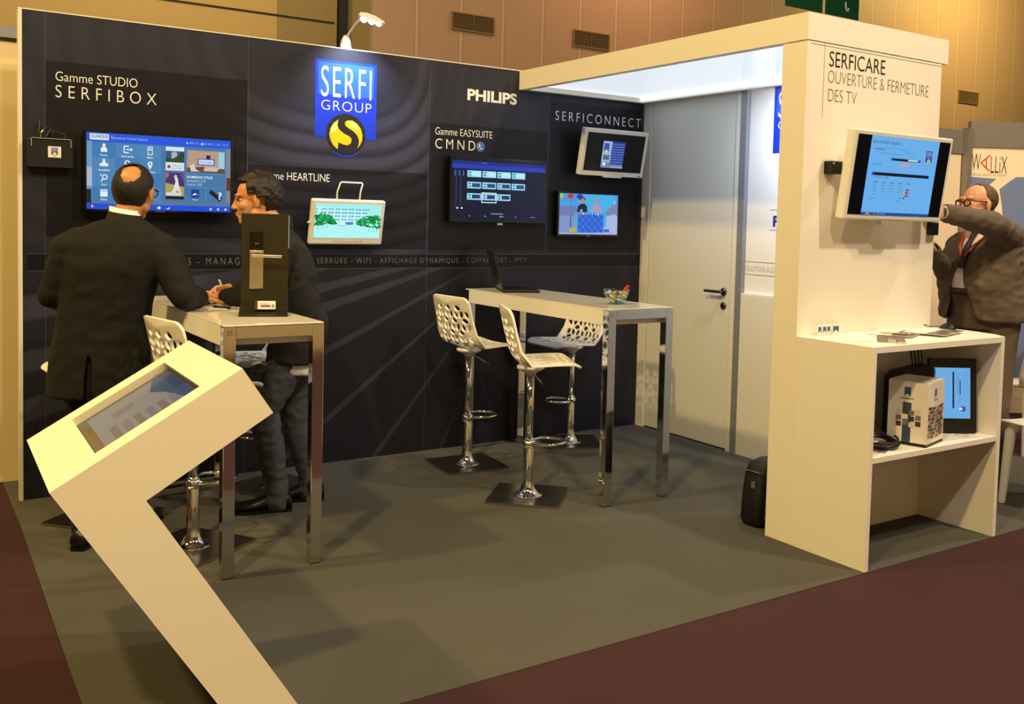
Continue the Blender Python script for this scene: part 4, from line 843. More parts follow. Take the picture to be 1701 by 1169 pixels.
# worktop things
M_usbb = mat('tag_blue_print', '#3c5590', .4)
for i, (x, lb) in enumerate(((3.085, 'leftmost of the four small logo tags standing on the counter'), (3.118, 'second small logo tag from the left on the counter'), (3.148, 'third small logo tag from the left on the counter'), (3.200, 'widest logo tag, rightmost of the four on the counter'))):
    w = .009 if i < 3 else .018
    t = thing('logo_tag', lb, 'tag', (x, -DF-.030, HC+.0005), R(-8), 'small logo tags on the counter'); b = MB(); b.box((-w-.003, -.004, 0), (w+.003, .004, .050), M_paper); o = b.obj('card', t, bevel=.001)
    b = MB(); b.T = frame((0, -.0042, 0), (1, 0, 0), (0, 0, 1), (0, -1, 0)); b.rect(-w, .012, w, .042, .0003, M_usbb); b.disc(0, .014, w*.7, .008, .0006, M_paper, 10); b.obj('emblem', o)
def photo_print(b, w, h, seed=1, dense=True):
    r = random.Random(seed); C = ['#6a5546', '#8a765e', '#a8967c', '#4c4038', '#b9aa94', '#7c5a48', '#5d6470']
    b.rect(-w/2, -h/2, w/2, -h*.02 if dense else 0, 0, mat('leaflet_dark_print', '#5a4a3e', .5))
    nx, ny = 5, 3
    for i in range(nx):
        for j in range(ny):
            b.rect(-w/2+w*i/nx+.001, -h/2+h*.48*j/ny+.001, -w/2+w*(i+.92)/nx, -h/2+h*.48*(j+.88)/ny, .0003, mat('leaflet_print_'+r.choice(C)[1:], r.choice(C), .5))
sheet('leaflet', 'large open leaflet with photo print at the left of the counter', 'leaflet', (3.27, -2.69, HC+.0008), R(38), .36, .26, 2, fn=lambda b, w, h: photo_print(b, w, h, 5), curl=.0025, group='leaflets on the counter')
sheet('leaflet', 'leaflet with photo print in the middle of the counter, over the open leaflet', 'leaflet', (3.52, -2.62, HC+.0062), R(24), .30, .21, 2, fn=lambda b, w, h: photo_print(b, w, h, 6), curl=.0, group='leaflets on the counter')
sheet('leaflet', 'leaflet with dark photo at the right of the counter below the mouse', 'leaflet', (3.74, -2.68, HC+.0095), R(16), .30, .20, 2, fn=lambda b, w, h: photo_print(b, w, h, 7), group='leaflets on the counter')
pen('metal pen lying on the leaflets of the counter', (3.47, -2.72, HC+.0150), (3.40, -2.62, HC+.0150), M_satin, M_blk, M_satin)
ms = thing('computer_mouse', 'black computer mouse with cable on the right of the counter', 'mouse', (3.995, -2.585, HC+.0005), R(60))
b = MB()
rg = []
for k in range(9):
    u = k/8; x = -.055+.11*u; hw = .031*sqrt(max(.02, 1-(2*u-1)**4)); hh = .034*(sin(pi*min(1, u*.9+.08))**.6)
    rg.append([(x, hw*cos(a), max(0, hh*sin(a))) for a in [2*pi*i/14 for i in range(14)]])
b.loft(rg, M_blk); b.obj('shell', ms)
b = MB(); b.tube([(.055, 0, .01), (.07, .01, .008), (.07, .06, .006), (.06, .11, .018), (.045, .15, .012), (.03, .175, .004)], .0022, M_blk, 8); b.obj('cable', ms)
# shelf things
SZ = .5035
mo = bpy.data.objects.new('monitor', None); COL.objects.link(mo); mo.location = (3.795, -2.775, SZ); mo.rotation_euler = (R(-6), 0, R(-32)); tag(mo, 'black monitor standing upright on the shelf, its blue picture turned sideways', 'monitor')
Tm = frame((0, 0, 0), (1, 0, 0), (0, 0, 1), (0, -1, 0))
b = MB(); b.T = Tm; b.box((-.118, .004, -.035), (.118, .372, 0), M_blk); b.obj('casing', mo, bevel=.003)
b = MB(); b.T = Tm
sx0, sx1, sy0, sy1 = -.095, .085, .075, .325; b.rect(sx0, sy0, sx1, sy1, .0012, px('#6aaee8')); w, h = sx1-sx0, sy1-sy0
b.rect(sx0+w*.50, sy0+h*.20, sx0+w*.55, sy0+h*.92, .0016, px('#1a2a4a')); b.rect(sx0+w*.70, sy0+h*.48, sx0+w*.73, sy0+h*.75, .0016, px('#27405f')); b.rect(sx0+w*.70, sy0+h*.30, sx0+w*.72, sy0+h*.46, .0016, px('#5a8cba')); b.rect(sx0+w*.72, sy0+h*.14, sx0+w*.87, sy0+h*.24, .0016, px('#44589c')); b.disc(sx0+w*.73, sy0+h*.19, w*.05, h*.03, .002, px('#cfe0f4'), 10)
for k in (.62, .66, .82, .91): b.rect(sx0+w*k, sy0+h*.5, sx0+w*(k+.012), sy0+h*.9, .0016, px('#5a8cba'))
b.rect(sx0, sy0+h*.02, sx0+w*.03, sy1-h*.02, .0016, px('#2f62b0'))
for k, c in enumerate(('#c9a42c', '#3fae3f')): b.rect(sx0, sy0+h*(.78+.05*k), sx0+w*.04, sy0+h*(.81+.05*k), .002, px(c))
b.obj('screen', mo)
b = MB(); b.T = Tm; b.tube([(.02, .012, .003), (.05, .006, .02), (.06, .010, .06), (.02, .010, .075), (-.01, .008, .04), (.02, .008, .015)], .003, M_blk, 8); b.obj('cable', mo)
pc = thing('computer_box', 'matt black computer box behind the white carton on the shelf', 'computer', (3.61, -2.60, SZ), R(-20))
b = MB(); b.prism([(-.10, 0), (.10, 0), (.10, .34), (-.06, .31), (-.10, .28)], 0, .08, M_blk); o = b.obj('casing', pc, bevel=.004); o.matrix_local = frame((0, 0, 0), (1, 0, 0), (0, 0, 1), (0, -1, 0))
for k in range(4):
    b = MB(); b.tube([(.03+.018*k, -.04, .33), (.02+.02*k, -.035, .40), (.03+.012*k, .02, .44), (.02+.014*k, .04, .455)], .004, M_blk, 8); b.obj('cable', pc)
bxx = thing('carton', 'white leaflet carton with photo print standing on the shelf', 'carton', (3.385, -2.905, SZ), R(15))
w, d, h = .215, .185, .30
b = MB(); b.add([(0, 0, 0), (w, 0, 0), (w, d, 0), (0, d, 0), (0, 0, h-.005), (w, 0, h), (w, d, h), (0, d, h), (w/2, d/2, h-.03)], [(3, 2, 1, 0), (0, 1, 5, 4), (1, 2, 6, 5), (2, 3, 7, 6), (3, 0, 4, 7), (4, 5, 8), (5, 6, 8), (6, 7, 8), (7, 4, 8)], M_paper); o = b.obj('box', bxx)
b = MB(); b.T = frame((0, -.0006, 0), (1, 0, 0), (0, 0, 1), (0, -1, 0)); b.rect(0, 0, w, .014, .0003, M_blk)
rr = random.Random(9); C = ['#6a5546', '#8a765e', '#b9aa94', '#4c4038', '#b4585c', '#3c4048', '#c9bca8']
for i in range(9):
    for j in range(9): b.rect(.012+i*.0215, .035+j*.0165+.0004*(i-4)**2, .031+i*.0215, .049+j*.0165+.0004*(i-4)**2, .0003, mat('leaflet_print_x'+str(C.index(rr.choice(C))), rr.choice(C), .5))
b.rect(.085, .225, .108, .265, .0003, M_usbb); b.disc(.0965, .227, .008, .006, .0006, M_paper, 10); b.rect(.07, .212, .125, .216, .0003, M_txtb); b.obj('front_print', o)
b = MB(); b.T = frame((-.0006, 0, 0), (0, -1, 0), (0, 0, 1), (-1, 0, 0)); b.rect(-d, 0, 0, .014, .0003, M_blk); b.rect(-.115, .014, -.075, .20, .0003, mat('slate_blue_print', '#3a4a66', .5))
for i in range(4):
    for j in range(3): b.rect(-.145+i*.030, .085+j*.028+(.008 if i % 2 else 0), -.120+i*.030, .108+j*.028+(.008 if i % 2 else 0), .0006, mat('leaflet_print_'+('k', 'g', 'w')[(i+j) % 3], ('#3c3a3a', '#77726a', '#d9d4ca')[(i+j) % 3], .5))
b.rect(-.11, .23, -.08, .272, .0003, M_usbb); b.disc(-.095, .232, .010, .007, .0006, M_paper, 10); b.rect(-.13, .216, -.065, .220, .0003, M_txtb); b.obj('side_print', o)
# dark leaflets standing at the back left, disc and cable coil
lf = thing('leaflet_folder', 'white folder with logo leaning at the back left of the shelf', 'folder', (3.14, -2.532, SZ), 0)
b = MB(); b.T = Matrix.Rotation(R(-6), 4, 'X'); b.box((-.06, -.004, 0), (.20, 0, .23), M_paper); o = b.obj('cover', lf); b2 = MB(); b2.T = b.T @ frame((0, -.0045, 0), (1, 0, 0), (0, 0, 1), (0, -1, 0)); b2.rect(.13, .17, .16, .215, .0003, M_usbb); b2.disc(.15, .12, .018, .018, .0003, mat('leaflet_dark_print', '#5a4a3e'), 16); b2.rect(.02, .19, .11, .20, .0003, M_txtb)
for k in range(6): b2.rect(-.05+.04*k, .01, -.015+.04*k, .05+.012*(k % 3), .0003, mat('leaflet_print_'+('k', 'g', 'w')[k % 3], '#77726a'))
b2.obj('print', o)
sheet('brochure', 'brochure with photo print lying on the shelf under the cable coil', 'brochure', (3.19, -2.75, SZ+.0005), R(20), .25, .20, 3, fn=lambda b, w, h: photo_print(b, w, h, 12))
cc = thing('cable_coil', 'black cable coiled in loops on the shelf at left', 'cable', (3.19, -2.76, SZ+.012)); b = MB(); pts = []
for k in range(3*28): a = 2*pi*k/28; r = .120+.008*sin(k*.31); pts.append((r*1.05*cos(a), r*.85*sin(a), .006+.009*(k//28)+.004*sin(a*2+k*.1)))
b.tube(pts, .0055, M_blk, 8); b.obj('coil', cc)
wc = thing('white_cable', 'thin pale cable hanging inside the counter behind the carton', 'cable', (3.47, -2.53, SZ)); b = MB(); b.tube([(.02, .03, .455), (.015, 0, .40), (.0, .0, .30), (-.03, -.01, .18), (-.02, -.02, .08), (.05, -.03, .006)], .003, mat('beige_cable', '#8f8474', .5), 8); b.obj('lead', wc)
# ------------------------------------------------------------------ black bag
M_bag = mat('black_nylon', '#0e0e0f', .55, 0, .4, 900)
bg = thing('bag', 'black nylon shoulder bag standing on the carpet behind the front wall', 'bag', (2.995, -2.185, 0))
b = MB(); rg = []
for z, k in ((.002, .9), (.03, 1.0), (.16, 1.0), (.27, .95), (.315, .85), (.335, .6)):
    rg.append([(.17+.175*k*(1 if cos(a) > 0 else -1)*abs(cos(a))**.35, .078*k*(1 if sin(a) > 0 else -1)*abs(sin(a))**.45-.02*(z/.335), z) for a in [2*pi*i/28 for i in range(28)]])
b.loft(rg, M_bag); b.obj('body', bg)
b = MB(); b.tube([(.03, -.085, .05), (.03, -.095, .20), (.04, -.085, .30), (.10, -.04, .345), (.2, -.01, .35)], .008, M_bag, 8); b.obj('strap', bg)
b = MB(); b.box((-.01, -.045, .20), (.0, -.02, .235), M_satin); b.obj('buckle', bg, bevel=.003); b = MB(); b.tube([(-.004, -.08, .285), (-.006, 0, .285), (-.002, .04, .28)], .003, M_satin, 6); b.obj('zip', bg)
# ------------------------------------------------------------------ white chairs and table of the neighbour
M_chw = mat('white_shell_plastic', '#e9e4da', .35)
def shell_chair(label, x, y, rz):
    t = thing('plastic_chair', label, 'chair', (x, y, 0), rz, 'white plastic chairs of the neighbouring booth')
    b = MB(); N = 12; rg = []
    prof = [(.24, .44, .21), (.22, .455, .225), (.10, .45, .235), (-.05, .445, .235), (-.16, .46, .23), (-.20, .52, .225), (-.225, .62, .22), (-.24, .72, .20), (-.25, .79, .15)]
    for d, z, hw in prof:
        row = []
        for i in range(N+1): u = -1+2*i/N; row.append((d+.06*u*u*(1 if z > .5 else .2), hw*u, z+.012*u*u))
        rg.append(row)
    b.loft(rg, M_chw, True, False, False); o = b.obj('shell', t); s = o.modifiers.new('solid', 'SOLIDIFY'); s.thickness = .012
    for sx, sy in ((1, 1), (1, -1), (-1, 1), (-1, -1)):
        b = MB(); b.tube([(sx*.17, sy*.17, .44), (sx*.19, sy*.19, .40), (sx*.215, sy*.205, 0)], [.03, .03, .02], M_chw, 12); b.obj('leg', t)
    return t
shell_chair('white plastic chair just right of the counter, seat toward us', 4.78, -2.80, R(90))
shell_chair('white plastic chair at the white table behind the counter', 6.05, -1.95, R(60))
tb = thing('pedestal_table', 'round white pedestal table at the right edge with a printed sheet', 'table', (7.25, -1.75, 0))
b = MB(); b.lathe([(0, .715), (.44, .715), (.45, .725), (.44, .735), (0, .735)], M_chw, 40); b.obj('tabletop', tb); b = MB(); b.lathe([(.27, 0), (.26, .012), (.12, .06), (.05, .16), (.035, .4), (.05, .714)], M_chw, 30); b.obj('pedestal', tb)
sheet('sheet', 'printed sheet lying on the round white pedestal table', 'paper', (7.1, -1.82, .7358), R(15), .3, .21, 2, fn=lambda b, w, h: photo_print(b, w, h, 3))
# ------------------------------------------------------------------ people
def cs(b, pts, rs, n=12):
    "chain of cones with a ball at every joint"
    pts = [Vector(p) for p in pts]
    for p, r in zip(pts, rs): ball(b, p, (r, r, r))
    for i in range(len(pts)-1):
        d = pts[i+1]-pts[i]
        if d.length < 1e-5: continue
        q = d.to_track_quat('Z', 'Y').to_matrix().to_4x4(); L = d.length
        M = Matrix.Translation(pts[i]) @ q
        rg = [[M @ Vector((r*cos(2*pi*k/n), r*sin(2*pi*k/n), z)) for k in range(n)] for r, z in ((rs[i], 0), (rs[i+1], L))]
        b.loft(rg, M_skin)
def ball(b, c, r, M=None, n=14):
    rg = []; c = Vector(c)
    for j in range(1, 10):
        t = pi*j/10
        rg.append([c+((M @ Vector((r[0]*sin(t)*cos(2*pi*k/n), r[1]*sin(t)*sin(2*pi*k/n), -r[2]*cos(t)))) if M else Vector((r[0]*sin(t)*cos(2*pi*k/n), r[1]*sin(t)*sin(2*pi*k/n), -r[2]*cos(t)))) for k in range(n)])
    b.loft(rg, M_skin)
def trunk(b, secs, n=24):
    "elliptic sections (centre, half width, half depth, x-axis turn)"
    rg = []
    for c, rx, ry, tw in secs:
        c = Vector(c); u = Vector((cos(tw), sin(tw), 0)); v = Vector((-sin(tw), cos(tw), 0))
        rg.append([c+u*rx*(abs(cos(a))**.9)*(1 if cos(a) > 0 else -1)+v*ry*(abs(sin(a))**.9)*(1 if sin(a) > 0 else -1) for a in [2*pi*k/n for k in range(n)]])
    b.loft(rg, M_skin)
def blend(b, name, parent, m, voxel=.008, it=6, post=None, keep=None, wr=0, wsc=14, seed=0, solid=0, aniso=(1, 1, .6)):
    "merge the overlapping pieces of b to one continuous skin"
    me = b.mesh('t'); o = bpy.data.objects.new('t', me); COL.objects.link(o)
    r = o.modifiers.new('r', 'REMESH'); r.mode = 'VOXEL'; r.voxel_size = voxel; r.use_smooth_shade = True
    s = o.modifiers.new('s', 'SMOOTH'); s.factor = .5; s.iterations = it
    dg = bpy.context.evaluated_depsgraph_get(); me2 = bpy.data.meshes.new_from_object(o.evaluated_get(dg))
    bpy.data.objects.remove(o); bpy.data.meshes.remove(me)
    me2.materials.clear(); me2.materials.append(m)
    bm = bmesh.new(); bm.from_mesh(me2); bm.normal_update()
    if wr:
        for v in bm.verts:
            p = Vector((v.co.x*aniso[0], v.co.y*aniso[1], v.co.z*aniso[2]))*wsc+Vector((seed*7.3, 0, 0))
            q = noise.noise(p); k = (1-abs(q)*2.2); v.co += v.normal*wr*(k*.7+noise.noise(p*2.3)*.5)
    if post:
        for v in bm.verts: v.co += post(v.co)
    if keep:
        bmesh.ops.delete(bm, geom=[v for v in bm.verts if not keep(v.co)], context='VERTS')
        for _ in range(14):                              # even out the cut edge
            nw = {}
            for v in bm.verts:
                nb_ = [e.other_vert(v).co for e in v.link_edges if e.is_boundary]
                if len(nb_) == 2: nw[v] = v.co*.4+(nb_[0]+nb_[1])*.3
            for v, c in nw.items(): v.co = c
    for f in bm.faces: f.smooth = True
    bm.normal_update(); bm.to_mesh(me2); bm.free()
    o = bpy.data.objects.new(name, me2); COL.objects.link(o); o.parent = parent
    if solid: md = o.modifiers.new('solid', 'SOLIDIFY'); md.thickness = solid; md.offset = -1
    return o
M_skin = mat('skin', '#c98f6a', .5, spec=.4); M_skin2 = mat('pink_skin', '#d9a084', .5, spec=.4); M_scalp = mat('tan_skin', '#b98350', .42, spec=.5)
M_hairb = mat('black_hair', '#120e0b', .45, 0, .9, 260); M_hairw = mat('dark_brown_hair', '#1d1510', .5, 0, 1.0, 120); M_hairg = mat('greying_brown_hair', '#57442f', .6, 0, .8, 220, var=.3, vscale=60)
M_suit = mat('black_suit_cloth', '#090807', .85, 0, .25, 700); M_blz = mat('charcoal_blazer_cloth', '#191816', .85, 0, .25, 700); M_jean = mat('dark_blue_denim', '#434851', .85, 0, .4, 500, var=.35, vscale=9)
M_gsuit = mat('grey_brown_suit_cloth', '#5b5044', .8, 0, .2, 700); M_shoe = mat('black_shoe_leather', '#0d0b0a', .35); M_shirt = mat('white_shirt_cotton', '#e6e3e4', .75); M_eye = mat('eye_white', '#c9c1b6', .2)
M_lip = mat('lips', '#a0645a', .5); M_spec = mat('red_brown_spectacle_frame', '#4a1512', .3); M_blkspec = mat('black_spectacle_frame', '#0c0c0e', .25)
def head_frame(c, f, u=(0, 0, 1)):
    f = Vector(f).normalized(); u = Vector(u); r = f.cross(u).normalized(); u = r.cross(f)
    M = Matrix((r, f, u)).transposed().to_4x4(); M.translation = Vector(c); return M
def head(b, H, neck, wide=1.0):
    R3 = H.to_3x3()
    def B(c, r): ball(b, H @ Vector(c), r, R3)
    B((0, -.012, .035), (.075*wide, .096, .082)); B((0, .028, -.028), (.062*wide, .066, .086)); B((0, .070, -.098), (.024, .022, .022))
    for s in (-1, 1):
        B((s*.047*wide, .005, -.068), (.022, .028, .026)); B((s*.030, .082, .032), (.026, .013, .010)); B((s*.038, .060, -.022), (.024, .024, .026)); B((s*.011, .099, -.030), (.009, .010, .008))
        E = R3 @ Matrix.Rotation(s*R(-18), 3, 'Z'); ball(b, H @ Vector((s*.078*wide, -.006, -.004)), (.009, .018, .031), E)
        B((s*.079*wide, -.004, -.028), (.007, .010, .012))
    cs(b, [H @ Vector(p) for p in ((0, .088, .016), (0, .099, -.010), (0, .108, -.025))], (.009, .010, .0120))
    B((0, .093, -.0555), (.022, .011, .0055)); B((0, .091, -.067), (.020, .011, .0065)); B((0, .080, -.08), (.024, .014, .012))
    cs(b, [H @ Vector((0, -.022, -.055)), Vector(neck)], (.056, .062))
def eye_dents(H):
    I = H.inverted(); R3 = H.to_3x3()
    def f(co):
        p = I @ co
        if p.y < .04 or abs(p.x) > .07 or abs(p.z) > .06: return Vector((0, 0, 0))
        d = Vector((0, 0, 0))
        for s in (-1, 1):
            q = ((p.x-s*.031)/.017)**2+((p.z-.008)/.010)**2
            d += Vector((0, -.011*math.exp(-q), 0))
        q = (p.x/.024)**2+((p.z+.0612)/.0028)**2; d += Vector((0, -.004*math.exp(-q), 0))
        return R3 @ d
    return f
def eyes(H, body, lid=True):
    for s in (-1, 1):
        b = MB(); ball(b, H @ Vector((s*.031, .0675, .007)), (.0110, .0115, .0085)); b.mats[:] = [M_eye]
        e = b.obj('eye', body); b = MB(); ball(b, H @ Vector((s*.031, .0755, .0065)), (.0056, .0042, .0056), H.to_3x3()); b.mats[:] = [mat('dark_iris', '#20140e', .2)]; b.obj('iris', e)
def hair(H, name, parent, m, rad, c, mask, amp, sc, thick=.012, seed=0):
    "a cap of hair grown over the skull; mask(direction) says where hair grows"
    b = MB(); nU, nV = 84, 56; vs = []; idx = {}; I = []
    for j in range(nV+1):
        for i in range(nU):
            t = pi*j/nV; a = 2*pi*i/nU; d = Vector((sin(t)*cos(a), sin(t)*sin(a), cos(t))); I.append(d)
    fs = []
    def ok(d): return mask(d)
    for j in range(nV):
        for i in range(nU):
            q = (j*nU+i, j*nU+(i+1) % nU, (j+1)*nU+(i+1) % nU, (j+1)*nU+i)
            if all(ok(I[k]) for k in q): fs.append(q[::-1])
    for d in I:
        n_ = noise.noise(d*sc+Vector((seed, 0, 0)))+.5*noise.noise(d*sc*2.7+Vector((seed, 3, 0)))
        k = 1+amp*n_
        vs.append(H @ (Vector(c)+Vector((d.x*rad[0], d.y*rad[1], d.z*rad[2]))*k))
    b.add(vs, fs, m, True); me = b.mesh(name); bm = bmesh.new(); bm.from_mesh(me); bmesh.ops.remove_doubles(bm, verts=bm.verts, dist=1e-6)
    bmesh.ops.delete(bm, geom=[v for v in bm.verts if not v.link_faces], context='VERTS'); bmesh.ops.recalc_face_normals(bm, faces=bm.faces); bm.to_mesh(me); bm.free()
    o = bpy.data.objects.new(name, me); COL.objects.link(o); o.parent = parent
    s = o.modifiers.new('solid', 'SOLIDIFY'); s.thickness = thick; s.offset = -1
    s = o.modifiers.new('sub', 'SUBSURF'); s.levels = s.render_levels = 1
    return o
def hand(b, wrist, d, n, side, curl=(30, 35, 25), spread=5, thumb=None):
    "wrist point, finger direction d, back-of-hand normal n, side=+1 thumb towards n x d"
    d = Vector(d).normalized(); n = Vector(n).normalized(); n = (n-d*n.dot(d)).normalized(); t = n.cross(d)*side; w = Vector(wrist)
    M = Matrix((t, d, n)).transposed()
    ball(b, w+d*.046, (.040, .050, .015), M); ball(b, w+d*.012, (.029, .030, .020), M); ball(b, w+d*.035+t*.026-n*.006, (.018, .030, .015), M)
    for k, (x, L, r) in enumerate(((.030, .072, .0088), (.010, .080, .0090), (-.011, .074, .0086), (-.031, .058, .0078))):
        p = w+d*(.084-.006*abs(k-1))+t*x; A = R(x/.03*spread); dd = d*cos(A)+t*sin(A); ang = 0; pts = [p-d*.02, p]
        for s_, c_ in zip((.46, .31, .25), curl):
            ang += R(c_+k*3); p = p+(dd*cos(ang)-n*sin(ang))*L*s_; pts.append(p)
        cs(b, pts, (r*1.15, r*1.1, r, r*.92, r*.8), 10)
    td = Vector(thumb) if thumb else (d*.75+t*.55-n*.35); td.normalize()
    p0 = w+d*.022+t*.030-n*.004; p1 = p0+(td*.6+t*.4).normalized()*.036; p2 = p1+(td*.9+d*.1).normalized()*.030; p3 = p2+(td*.6+d*.5-n*.1).normalized()*.024
    cs(b, [p0, p1, p2, p3], (.013, .0115, .010, .0082), 10)
def shoe(parent, ank, toe, m=M_shoe):
    a = Vector(ank); d = Vector((toe[0]-a.x, toe[1]-a.y, 0)); L = .295; d.normalize(); t = Vector((-d.y, d.x, 0)); b = MB(); c0 = Vector((a.x, a.y, 0))-d*.075
    rg = []
    for u, hw, hh in ((0, .026, .05), (.03, .036, .07), (.12, .036, .088), (.30, .036, .095), (.45, .040, .075), (.62, .048, .056), (.80, .046, .045), (.93, .033, .036), (1, .012, .022)):
        rg.append([c0+d*(u*L)+t*hw*cos(q)*(1.05 if sin(q) < 0 else 1)+Vector((0, 0, .012+max(-.0, hh*.5+hh*.5*sin(q)))) for q in [2*pi*k/16 for k in range(16)]])
    b.loft(rg, m); s = b.obj('shoe', parent); b = MB(); pl = []
    for sgn in (1, -1):
        seq = ((0, .024), (.04, .036), (.30, .037), (.45, .041), (.62, .050), (.80, .048), (.94, .034), (1.01, .01))
        for u, hw in (seq if sgn > 0 else seq[::-1]): q = c0+d*(u*L)+t*hw*sgn; pl.append((q.x, q.y))
    b.prism(pl[::-1], .001, .016, m); b.obj('sole', s)
def person(label, loc, rz): return thing('person', label, 'person', loc, rz)
def ringband(b, H, pts, r, m): pass
# ---- man in the black suit, seen from behind, right elbow on the table
def man_black():
    p = person('man in black suit seen from behind at far left, thin hair, elbow on table', (.27, -.80, 0), R(-34))
    Hd = head_frame((.092, .045, 1.590), (.10, .99, -.10), (.03, 0, 1)); nb = Vector((.068, .0, 1.455))
    b = MB(); head(b, Hd, nb, 1.08)
    trunk(b, [((-.04, 0, .86), .15, .10, 0), ((-.03, 0, 1.05), .14, .10, 0), ((.02, 0, 1.25), .16, .11, 0), ((.05, 0, 1.40), .13, .08, 0), ((.068, 0, 1.46), .06, .055, 0)])
    Ls, Le, Lw = Vector((-.172, .0, 1.352)), Vector((-.255, -.02, 1.11)), Vector((-.17, .19, 1.00))
    Rs, Re, Rw = Vector((.225, .015, 1.36)), Vector((.352, -.02, 1.112)), Vector((.335, .235, 1.092))
    cs(b, [Ls, Le, Lw], (.045, .04, .028)); cs(b, [Rs, Re, Rw], (.045, .04, .028))
    hand(b, Lw, (.5, .8, -.3), (-.6, .3, .6), -1); hand(b, Rw, (.05, 1, -.06), (0, .05, 1), -1, (12, 18, 12))
    LH, LK, LA = Vector((-.13, 0, .90)), Vector((-.10, .0, .50)), Vector((-.045, -.15, .11)); RH, RK, RA = Vector((.05, 0, .90)), Vector((.07, .05, .50)), Vector((.08, .07, .11))
    cs(b, [LH, LK, LA, LA+Vector((0, .05, -.07))], (.07, .05, .030, .02)); cs(b, [RH, RK, RA, RA+Vector((0, .05, -.07))], (.07, .05, .030, .02))
    body = blend(b, 'body', p, M_scalp, .0045, 3, eye_dents(Hd)); eyes(Hd, body)
    spot = Vector((.22, -.72, .66)).normalized()
    def mask(d):
        if d.dot(spot) > cos(R(29)+R(6)*noise.noise(d*3)): return False
        if d.y > .62: return False
        if d.z < -.86 or (d.z < -.10 and d.y > -.10): return False
        if d.y > .25 and d.z < .25: return False
        return True
    hair(Hd, 'hair', p, M_hairb, (.088, .104, .112), (0, -.016, .018), mask, .012, 9, .008)
    # spectacles
    b = MB()
    for s in (-1, 1): b.tube([Hd @ Vector(q) for q in ((s*.083, -.01, .018), (s*.080, .05, .018), (s*.066, .098, .016))], .0028, M_blkspec, 6); b.tube([Hd @ Vector((s*.034+.026*cos(a), .103-.006*abs(cos(a)), .006+.019*sin(a))) for a in [2*pi*k/14 for k in range(14)]], .0024, M_blkspec, 6, True)
    b.tube([Hd @ Vector(q) for q in ((-.010, .106, .010), (.010, .106, .010))], .0025, M_blkspec, 6); b.obj('spectacles', p)
    # jacket
    b = MB()
    trunk(b, [((-.045, 0, .655), .232, .155, 0), ((-.045, 0, .80), .222, .150, 0), ((-.035, 0, .95), .205, .142, 0), ((-.015, 0, 1.10), .203, .138, 0), ((.015, 0, 1.25), .222, .142, 0), ((.022, .005, 1.35), .232, .128, 0), ((.036, .0, 1.408), .196, .098, 0), ((.066, .0, 1.465), .078, .070, 0)])
    cs(b, [Vector((-.12, 0, 1.35)), Ls+Vector((-.01, 0, -.03)), Le, Le.lerp(Lw, .88)], (.08, .082, .060, .044)); cs(b, [Vector((.15, 0, 1.345)), Rs+Vector((0, 0, -.03)), Re+Vector((-.005, 0, .012)), Re.lerp(Rw, .85)], (.082, .082, .066, .046))
    def vent(co): return not (co.y < 0 and co.z < .86 and abs(co.x+.03) < .007+.05*(.86-co.z))
    blend(b, 'jacket', p, M_suit, .009, 8, None, vent, .006, 7, 1, 0, (1, 1, 1.5))
    b = MB(); N = 20
    for (z0, z1, r0, r1, m, nm) in ((1.440, 1.503, .080, .067, M_suit, 'jacket_collar'), (1.452, 1.524, .066, .061, M_shirt, 'shirt_collar')):
        b = MB(); rg = []
        for z, r in ((z0, r0+.004), (z0, r0), (z1, r1)):
            rg.append([Vector((.067+.0*k, .0, 0))+Vector((r*1.08*cos(q), r*sin(q), z-.022*(.5+.5*cos(q))+(-.03 if sin(q) > .5 else 0)*(sin(q)-.5)*2)) for k, q in enumerate([2*pi*k/28 for k in range(28)])])
        b.loft(rg, m, True, False); o = b.obj(nm, p); s = o.modifiers.new('solid', 'SOLIDIFY'); s.thickness = .006
    b = MB(); trunk(b, [((-.04, 0, .62), .16, .115, 0), ((-.04, 0, .80), .165, .125, 0), ((-.04, 0, .98), .15, .115, 0)])
    cs(b, [LH, LK, LA+Vector((0, 0, -.03))], (.092, .072, .055)); cs(b, [RH, RK, RA+Vector((0, 0, -.03))], (.092, .072, .055))
    blend(b, 'trousers', p, M_suit, .009, 6, None, None, .006, 11, 2)
    shoe(p, LA, (LA.x+.02, LA.y+1)); shoe(p, RA, (RA.x+.15, RA.y+1))
man_black()
